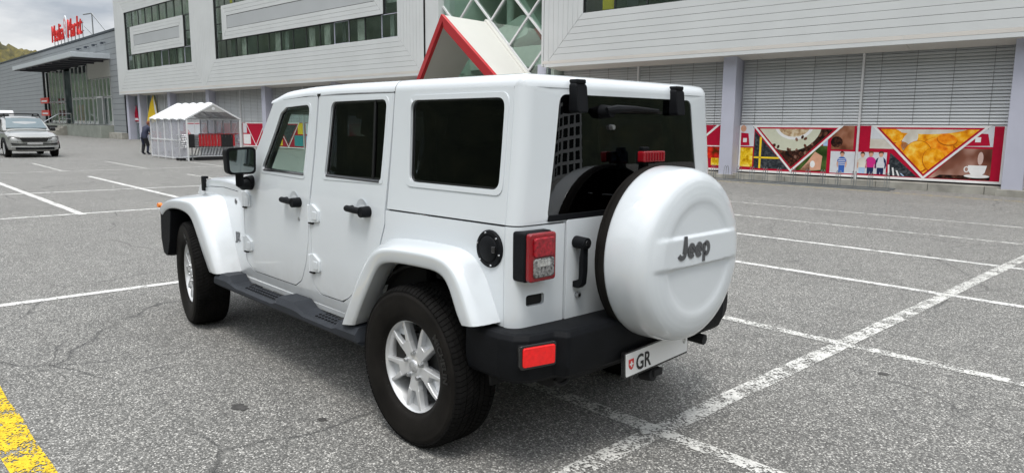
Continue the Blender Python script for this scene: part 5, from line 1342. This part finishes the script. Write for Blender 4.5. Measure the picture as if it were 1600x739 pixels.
# ------------------------------------------------------------------ trolley shelter
shel = empty('trolley_shelter', (25.65, -7.2, 0)); tag(shel, 'white gabled trolley shelter with clear panel walls on the car park', 'shelter')
ALUW = mat('white_aluminium', (.74, .75, .76), .4, .1, .2, .03)
def clearp():
    m = glass('clear_plastic_panel', (.86, .87, .90), .10, .05, 3.5); return m
PLX = glass('scratched_clear_panel', (.80, .81, .86), .10, .15, 3)
_t = PLX.node_tree; _o = [n for n in _t.nodes if n.type == 'OUTPUT_MATERIAL'][0]; _src = _o.inputs[0].links[0].from_socket
_d = nd(PLX, 'ShaderNodeBsdfDiffuse'); _d.inputs[0].default_value = (.66, .67, .74, 1); _mx = nd(PLX, 'ShaderNodeMixShader'); _mx.inputs[0].default_value = .24
_t.links.new(_src, _mx.inputs[1]); _t.links.new(_d.outputs[0], _mx.inputs[2]); _t.links.new(_mx.outputs[0], _o.inputs[0])
W_, D_, HE, HR = 2.03, 4.1, 1.57, 2.14
def prof(bm, p, q, t=.05): 
    p, q = Vector(p), Vector(q); d = q-p
    v = box(bm, (0, 0, d.length/2), (t, t, d.length)); bmesh.ops.transform(bm, matrix=Matrix.Translation(p) @ d.to_track_quat('Z', 'Y').to_matrix().to_4x4(), verts=v)
NB = 5
for k in range(NB+1):
    x = D_*k/NB; bm = bmesh.new(); prof(bm, (x, 0, 0), (x, 0, HE)); obj('post', bm, ALUW, shel, .004)
    bm = bmesh.new(); prof(bm, (x, -W_, 0), (x, -W_, HE)); obj('post', bm, ALUW, shel, .004)
    bm = bmesh.new(); prof(bm, (x, .03, HE), (x, -W_/2, HR), .055); obj('rafter', bm, ALUW, shel, .004); bm = bmesh.new(); prof(bm, (x, -W_-.03, HE), (x, -W_/2, HR), .055); obj('rafter', bm, ALUW, shel, .004)
for y in (0, -W_):
    for z in (.06, .75, HE): bm = bmesh.new(); prof(bm, (0, y, z), (D_, y, z), .045); obj('rail', bm, ALUW, shel)
bm = bmesh.new(); prof(bm, (0, -W_/2, HR), (D_, -W_/2, HR), .06); obj('ridge_bar', bm, ALUW, shel)
bm = bmesh.new(); prof(bm, (0, 0, HE), (0, -W_, HE), .05); obj('tie_bar', bm, STEEL, shel)
bm = bmesh.new(); prof(bm, (D_, 0, HE), (D_, -W_, HE), .05); obj('tie_bar', bm, STEEL, shel)
for k in range(NB):
    x0, x1 = D_*k/NB+.03, D_*(k+1)/NB-.03
    for y in (0, -W_): obj('wall_panel', bx((x0, y-.004, .09), (x1, y+.004, HE-.03)), PLX, shel)
    for sgn in (1, -1):
        bm = bmesh.new(); ye = -W_/2+sgn*(W_/2+.07); n_ = 6; rr = []
        for t in range(n_+1):   # each bay of the roof arches slightly between the rafters
            x = lerp(x0-.03, x1+.03, t/n_); b_ = .045*math.sin(math.pi*t/n_); rr.append([(x, ye, HE-.03+b_), (x, -W_/2, HR+.035+b_), (x, -W_/2, HR+.02+b_), (x, ye, HE-.045+b_)])
        loft(bm, rr); obj('roof_panel', bm, mat('milky_roof_panel', (.78, .80, .80), .35, 0, .3, .03), shel)
for x in (-.012, D_+.012):
    bm = bmesh.new(); prism(bm, [(-.45, HE+.28), (-W_+.45, HE+.28), (-W_/2, HR-.02)], x-.006, x+.006, 'yz'); obj('gable_panel', bm, mat('grey_gable', (.42, .42, .41), .6), shel)
bm = bmesh.new(); cyl(bm, (-.02, -W_/2, HR-.17), (-.032, -W_/2, HR-.17), .06, .06, 20); obj('gable_disc', bm, ALUW, shel)
# ------------------------------------------------------------------ shopping trolleys, nested in a row across the shelter mouth
WIRE = mat('trolley_wire', (.50, .51, .52), .3, .85, 0, .1); TRED = mat('red_trolley_plastic', (.45, .010, .018), .4, 0, .2, .08); TBLK = mat('black_trolley_plastic', (.012, .012, .014), .5)
def make_trolley():
    """pushes along -y; handle end at +y"""
    t = empty('shopping_trolley')
    bm = bmesh.new()
    for x in (-.22, .22):
        tube(bm, [(x, .30, .98), (x*1.05, .18, .40), (x*1.05, .10, .16), (x*.75, -.62, .12)], .018, 6)
    tube(bm, [(-.16, -.62, .12), (.16, -.62, .12)], .012, 6); obj('frame', bm, WIRE, t)
    bm = bmesh.new(); L0_, L1_ = .22, -.62
    for k in range(8):
        z = .48+.065*k; e = .02*k
        tube(bm, [(-.24, L0_, z), (-.19-.004*k, L1_-e*.3, z+.04), (.19+.004*k, L1_-e*.3, z+.04), (.24, L0_, z)], .008, 4)
    for k in range(9):
        y = lerp(L0_, L1_, k/8)
        for x in (-1, 1): tube(bm, [(x*lerp(.20, .16, k/8), y, .47+.04*k/8), (x*lerp(.25, .21, k/8), y, .94+.04*k/8)], .004, 4)
        tube(bm, [(-lerp(.20, .16, k/8), y, .47+.04*k/8), (lerp(.20, .16, k/8), y, .47+.04*k/8)], .004, 4)
    obj('wire_basket', bm, WIRE, t)
    fl = obj('seat_flap', bx((-.215, .205, .56), (.215, .235, .96)), TRED, t, .01)
    for x in (-1, 1): obj('flap_wing', bx((x*.235-.012, .125, .54), (x*.235+.012, .225, .98)), TRED, fl, .006)
    bm = bmesh.new(); tube(bm, [(-.26, .33, 1.0), (.26, .33, 1.0)], .018, 8); obj('handle', bm, TRED, t)
    for x in (-.22, .22):
        for y in (.10, -.55):
            bm = bmesh.new(); cyl(bm, (x*(1.05 if y > 0 else .75)-.014, y, .062), (x*(1.05 if y > 0 else .75)+.014, y, .062), .06, .06, 14); obj('caster', bm, TBLK, t)
    return t
tr0 = make_trolley(); spots = []
for k in range(12): spots.append((26.05, -7.55-.118*k, 0))
nt_ = len(spots)
for k, p in enumerate(spots):
    t = tr0 if k == 0 else copy_tree(tr0); t.location = p; t.rotation_euler = (0, 0, R(180)+R(random.uniform(-1, 1)))
    ordn = ['first', 'second', 'third', 'fourth', 'fifth', 'sixth', 'seventh', 'eighth', 'ninth', 'tenth', 'eleventh', 'twelfth'][k]
    tag(t, '%s red-flapped shopping trolley from the left in the nested row under the shelter' % ordn, 'shopping trolley', 'trolleys nested under the white shelter')
def end_board(y):
    b = empty('trolley_end_board', (26.05, y, 0)); return b
for nm, y0, y1, lbl in (('trolley_bay_board', -7.30, -7.52, 'black board at the left end of the trolley row under the shelter'), ('trolley_bay_board', -8.52, -9.0, 'black board at the right end of the trolley row under the shelter')):
    bm = bx((25.80, y1, .50), (25.84, y0, 1.0)); o = obj(nm, bm, TBLK, None, .01); tag(o, lbl, 'board')
    bm = bmesh.new(); box(bm, (25.82, (y0+y1)/2, .25), (.04, .04, .5)); box(bm, (25.82, (y0+y1)/2, .012), (.3, .1, .024)); obj('stand', bm, STEEL, o)
# ------------------------------------------------------------------ person pushing a trolley behind the shelter
def skin_body(name, V, E_, Rr, m, par, sub=2):
    me = bpy.data.meshes.new(name); me.from_pydata(V, E_, []); o = link(name, me, m, par)
    md = o.modifiers.new('skin', 'SKIN'); md.use_smooth_shade = True
    for i, r in enumerate(Rr): me.skin_vertices[0].data[i].radius = (r, r) if not isinstance(r, tuple) else r
    me.skin_vertices[0].data[0].use_root = True
    s = o.modifiers.new('sub', 'SUBSURF'); s.levels = sub; s.render_levels = sub; return o
per = empty('person', (31.6, -7.50, 0)); per.scale = (.92, .92, .92); per.rotation_euler = (0, 0, R(-70))   # local +x = facing
tag(per, 'person in a navy jacket leaning on a trolley behind the white shelter', 'person')
V = [(-.05, 0, .86), (.02, 0, 1.05), (.10, 0, 1.24), (.17, 0, 1.34), (.22, 0, 1.40),
     (-.05, .10, .84), (.0, .11, .46), (-.08, .11, .08), (.08, .12, .04), (-.05, -.10, .84), (.06, -.11, .46), (.02, -.11, .08), (.18, -.12, .04),
     (.11, .19, 1.27), (.16, .24, 1.02), (.38, .20, .98), (.11, -.19, 1.27), (.16, -.24, 1.02), (.38, -.20, .98)]
E_ = [(0, 1), (1, 2), (2, 3), (3, 4), (0, 5), (5, 6), (6, 7), (7, 8), (0, 9), (9, 10), (10, 11), (11, 12), (2, 13), (13, 14), (14, 15), (2, 16), (16, 17), (17, 18)]
Rr = [.15, .14, .15, .07, .055, .10, .07, .05, .045, .10, .07, .05, .045, .075, .055, .04, .075, .055, .04]
JACK = mat('navy_jacket', (.025, .03, .06), .8, 0, 0, .2, 12)
bo = skin_body('body', V, E_, Rr, JACK, per)
bm = bmesh.new()
bmesh.ops.create_uvsphere(bm, u_segments=20, v_segments=14, radius=.1, matrix=Matrix.Translation((.27, 0, 1.47)) @ Matrix.Diagonal((.98, .78, 1.15, 1))); box(bm, (.372, 0, 1.465), (.03, .025, .035)); cyl(bm, (.20, 0, 1.36), (.25, 0, 1.42), .05)
for s in (1, -1): bmesh.ops.create_uvsphere(bm, u_segments=8, v_segments=6, radius=.02, matrix=Matrix.Translation((.26, s*.08, 1.465)))
hd = obj('head', bm, mat('skin', (.55, .32, .24), .6), per)
bm = bmesh.new(); bmesh.ops.create_uvsphere(bm, u_segments=20, v_segments=14, radius=.106, matrix=Matrix.Translation((.252, 0, 1.492)) @ Matrix.Diagonal((.98, .82, 1.08, 1)))
obj('hair', bm, mat('reddish_brown_hair', (.20, .07, .035), .8), hd)
for s in (1, -1):
    bm = bmesh.new(); box(bm, (.42, s*.20, .975), (.08, .03, .07))
    for j in range(4): tube(bm, [(.45, s*(.20), .995-.02*j), (.49, s*.195, .99-.02*j), (.495, s*.18, .97-.018*j)], .0095, 6)
    tube(bm, [(.41, s*.19, 1.0), (.45, s*.165, 1.01), (.48, s*.16, .995)], .010, 6); obj('hand', bm, MATS['skin'], bo)
bm = bmesh.new()
for y0, x0, x1 in ((.11, -.0, -.08), (-.11, .06, .02)):
    tube(bm, [(-.05, y0*.9, .80), (x0, y0, .46), (x1, y0, .10)], [.11, .085, .065], 10)
obj('trousers', bm, mat('dark_trousers', (.02, .02, .024), .9), bo)
t = copy_tree(tr0); pw_ = per.location+Vector((math.cos(R(-70))*.78, math.sin(R(-70))*.78, 0)); t.location = pw_; t.rotation_euler = (0, 0, R(-70)+R(90)); tag(t, 'single shopping trolley pushed by the person behind the shelter', 'shopping trolley', 'trolley in use')
# ------------------------------------------------------------------ silver crossover parked facing the camera
suv = empty('parked_car', (31.9, -3.28, 0)); tag(suv, 'silver grey crossover with roof bars facing the camera', 'car')
SILV = mat('silver_car_paint', (.35, .355, .345), .3, .45, 1, .03); CG = glass('car_glass_blue', (.22, .26, .27), .16, 0, 3.5, (.85, .95, 1))
# stations along the car: x from nose (0) back; half width, sill, belt
ST = [(-.86, .62, .30, .62), (-.82, .76, .24, .80), (-.70, .86, .22, .90), (-.40, .90, .22, .98), (.2, .91, .22, 1.03), (1.2, .915, .22, 1.05), (2.4, .915, .22, 1.06), (3.2, .90, .24, 1.05), (3.45, .84, .30, .98), (3.52, .74, .42, .80)]
bm = bmesh.new(); rg_ = []
for x, w, z0, z1 in ST:
    h = z1-z0; half = [(w*.80, z0), (w*.97, z0+.08), (w, z0+h*.35), (w*.995, z0+h*.62), (w*.965, z0+h*.85), (w*.88, z1-.02), (w*.55, z1+.012), (0, z1+.02)]
    r = [(x, y, z) for y, z in half]; rg_.append(r+[(p[0], -p[1], p[2]) for p in r[-2::-1]])
loft(bm, rg_); cb = obj('body', bm, SILV, suv, sub=1)
CA = [(.42, .72, 1.02, 1.06), (.80, .73, 1.02, 1.36), (1.15, .68, 1.02, 1.53), (1.7, .67, 1.02, 1.59), (2.6, .66, 1.02, 1.57), (3.1, .64, 1.02, 1.48), (3.42, .66, 1.02, 1.12)]
bm = bmesh.new(); rg_ = []
for x, w, z0, z1 in CA:
    wb = .84; half = [(wb, z0), (lerp(wb, w, .5), lerp(z0, z1, .52)), (w, z1-.06), (w*.9, z1-.01), (w*.5, z1+.015), (0, z1+.02)]
    r = [(x, y, z) for y, z in half]; rg_.append(r+[(p[0], -p[1], p[2]) for p in r[-2::-1]])
loft(bm, rg_); obj('cabin', bm, SILV, suv, .01)
bm = bmesh.new(); V = [(.50, .70, 1.10), (.50, -.70, 1.10), (1.06, -.60, 1.49), (1.06, .60, 1.49)]
loft(bm, [V, [(p[0]-.03, p[1], p[2]+.04) for p in V]]); obj('windscreen', bm, mat('reflective_windscreen', (.15, .195, .21), .06, .5, .6, .1, 3), suv)
for s in (1, -1):
    for a, b in ((.95, 1.60), (1.66, 2.45), (2.52, 3.0)):
        V = [(a+(.0 if a > 1 else -.02), s*.835, 1.08), (b, s*.835, 1.08), (b-.02 if b < 2.9 else b-.1, s*.70, 1.46), (a+(.05 if a > 1 else .38), s*.70, 1.46)]
        bm = bmesh.new(); loft(bm, [V, [(p[0], p[1]+s*.022, p[2]+.006) for p in V]]); obj('side_window', bm, BLKGL, suv)
    bm = bmesh.new(); loft(bm, [[(.72, s*(.88+o), .98), (.74, s*(1.03+o*0), .99), (.74, s*1.03, 1.12), (.72, s*.90, 1.12)] for o in (0, .01)], True) if False else box(bm, (.80, s*.98, 1.08), (.10, .19, .14)); obj('door_mirror', bm, BLKGL, suv, .025, 3)
    bm = bmesh.new(); tube(bm, [(1.1, s*.62, 1.56), (1.3, s*.62, 1.63), (2.6, s*.62, 1.63), (2.9, s*.62, 1.55)], .022, 6); obj('roof_rail', bm, BLKPL, suv)
    bm = bmesh.new(); prism(bm, rpoly([(s*.50, .72), (s*.84, .70), (s*.86, .80), (s*.80, .84), (s*.47, .80)], .02, 3), -.86, -.70, 'yz')
    for v in bm.verts: v.co.x += .30*max(0, abs(v.co.y)-.55)/.3*.55
    obj('headlight', bm, CLEARL, suv, .006)
    bm = bmesh.new(); prism(bm, rpoly([(s*.56, .60), (s*.80, .60), (s*.78, .66), (s*.56, .665)], .015, 3), -.85, -.72, 'yz')
    for v in bm.verts: v.co.x += .12*max(0, abs(v.co.y)-.6)/.2
    obj('fog_lamp', bm, CLEARL, suv, .005)
    for x in (-.02, 2.62):
        bm = bmesh.new(); lathe(bm, [(.22, .10), (.30, .112), (.335, .09), (.342, .0), (.335, -.1), (.30, -.11)], 'y', 32); tw = obj('wheel', bm, RUBBER, suv, ang=50); tw.location = (x, s*.80, .335)
        bm = bmesh.new(); lathe(bm, [(0, .085), (.06, .09), (.2, .098), (.225, .10)], 'y', 24); 
        if s < 0: 
            for v in bm.verts: v.co.y *= -1
        obj('rim', bm, ALLOYD, tw)
        bm = bmesh.new(); tube(bm, [(x+.42*math.cos(t), s*.895, .33+.42*math.sin(t)) for t in [math.pi*k/12 for k in range(13)]], .045, 6); obj('arch_trim', bm, BLKPL, suv)
for x in (1.35, 2.4):
    bm = bmesh.new(); box(bm, (x, 0, 1.70), (.08, 1.22, .035)); box(bm, (x, .60, 1.665), (.07, .05, .07)); box(bm, (x, -.60, 1.665), (.07, .05, .07)); obj('roof_bar', bm, BLKPL, suv, .01)
bm = bmesh.new(); prism(bm, rpoly([(-.50, .78), (.50, .78), (.40, .62), (-.40, .62)], .03, 3), -.89, -.80, 'yz'); g_ = obj('grille', bm, BLKGL, suv, .006)
bm = bmesh.new(); prism(bm, rpoly([(-.52, .80), (.52, .80), (.50, .775), (-.50, .775)], .01, 2), -.90, -.84, 'yz'); obj('grille_trim', bm, CHROME, g_)
bm = bmesh.new(); prism(bm, rpoly([(-.76, .50), (.76, .50), (.80, .585), (.52, .55), (-.52, .55), (-.80, .585)], .015, 3), -.88, -.70, 'yz'); obj('lower_intake', bm, BLKGL, suv, .006)
bm = bmesh.new(); box(bm, (-.84, 0, .36), (.12, 1.3, .10)); obj('skid_strip', bm, BLKPL, suv, .01)
bm = bmesh.new(); prism(bm, rrect(-.26, .515, .26, .60, .01), -.905, -.87, 'yz'); obj('number_plate', bm, mat('dusty_plate', (.42, .42, .42), .5), suv)
bm = bmesh.new(); tube(bm, [(-.885, -.80, .43), (-.90, 0, .41), (-.885, .80, .43)], .018, 6); obj('bumper_line', bm, SILV, suv)
# ------------------------------------------------------------------ white van standing behind it
van = empty('white_van', (46.0, -5.15, 0)); tag(van, 'plain white van behind the silver crossover at the left edge', 'van')
bm = bmesh.new(); prism(bm, rpoly([(0, .35), (4.6, .35), (4.7, .9), (4.0, 1.15), (3.4, 1.88), (.15, 1.92), (0, 1.8)], .12, 4), 0, 1.8, 'xz'); obj('body', bm, mat('white_van_paint', (.70, .70, .71), .4, 0, .6, .02), van, .06, 3)
for y in (.05, 1.75):
    for x in (.8, 3.8):
        bm = bmesh.new(); cyl(bm, (x, y-.1, .32), (x, y+.1, .32), .32, .32, 24); w_ = obj('wheel', bm, RUBBER, van, .02)
bm = bmesh.new(); box(bm, (-.005, .9, 1.45), (.02, 1.3, .5)); obj('rear_window', bm, BLKGL, van, .02)
for y in (.12, 1.68): obj('tail_lamp', bx((-.02, y-.07, .8), (.01, y+.07, 1.15)), REDL, van)
# ------------------------------------------------------------------ office block behind the camera, mirrored in the rear window
off = empty('office_block', (-89, -80, 0), (0, 0, R(-48))); tag(off, 'tall pale office block with gridded front mirrored in the rear window', 'building')
GRIDM = mat('pale_grid_concrete', (.74, .75, .76), .7); 
obj('core', bx((-9, -12, 0), (9, -.3, 34)), mat('dark_office_glass', (.02, .025, .03), .15), off)
for k in range(8): obj('grid_pier', bx((-9+2.5*k-.36, -.3, 0), (-9+2.5*k+.36, .12, 34)), GRIDM, off)
for k in range(17): obj('grid_band', bx((-9.3, -.3, 2.0*k), (9.0, .05, 2.0*k+.55)), GRIDM, off)
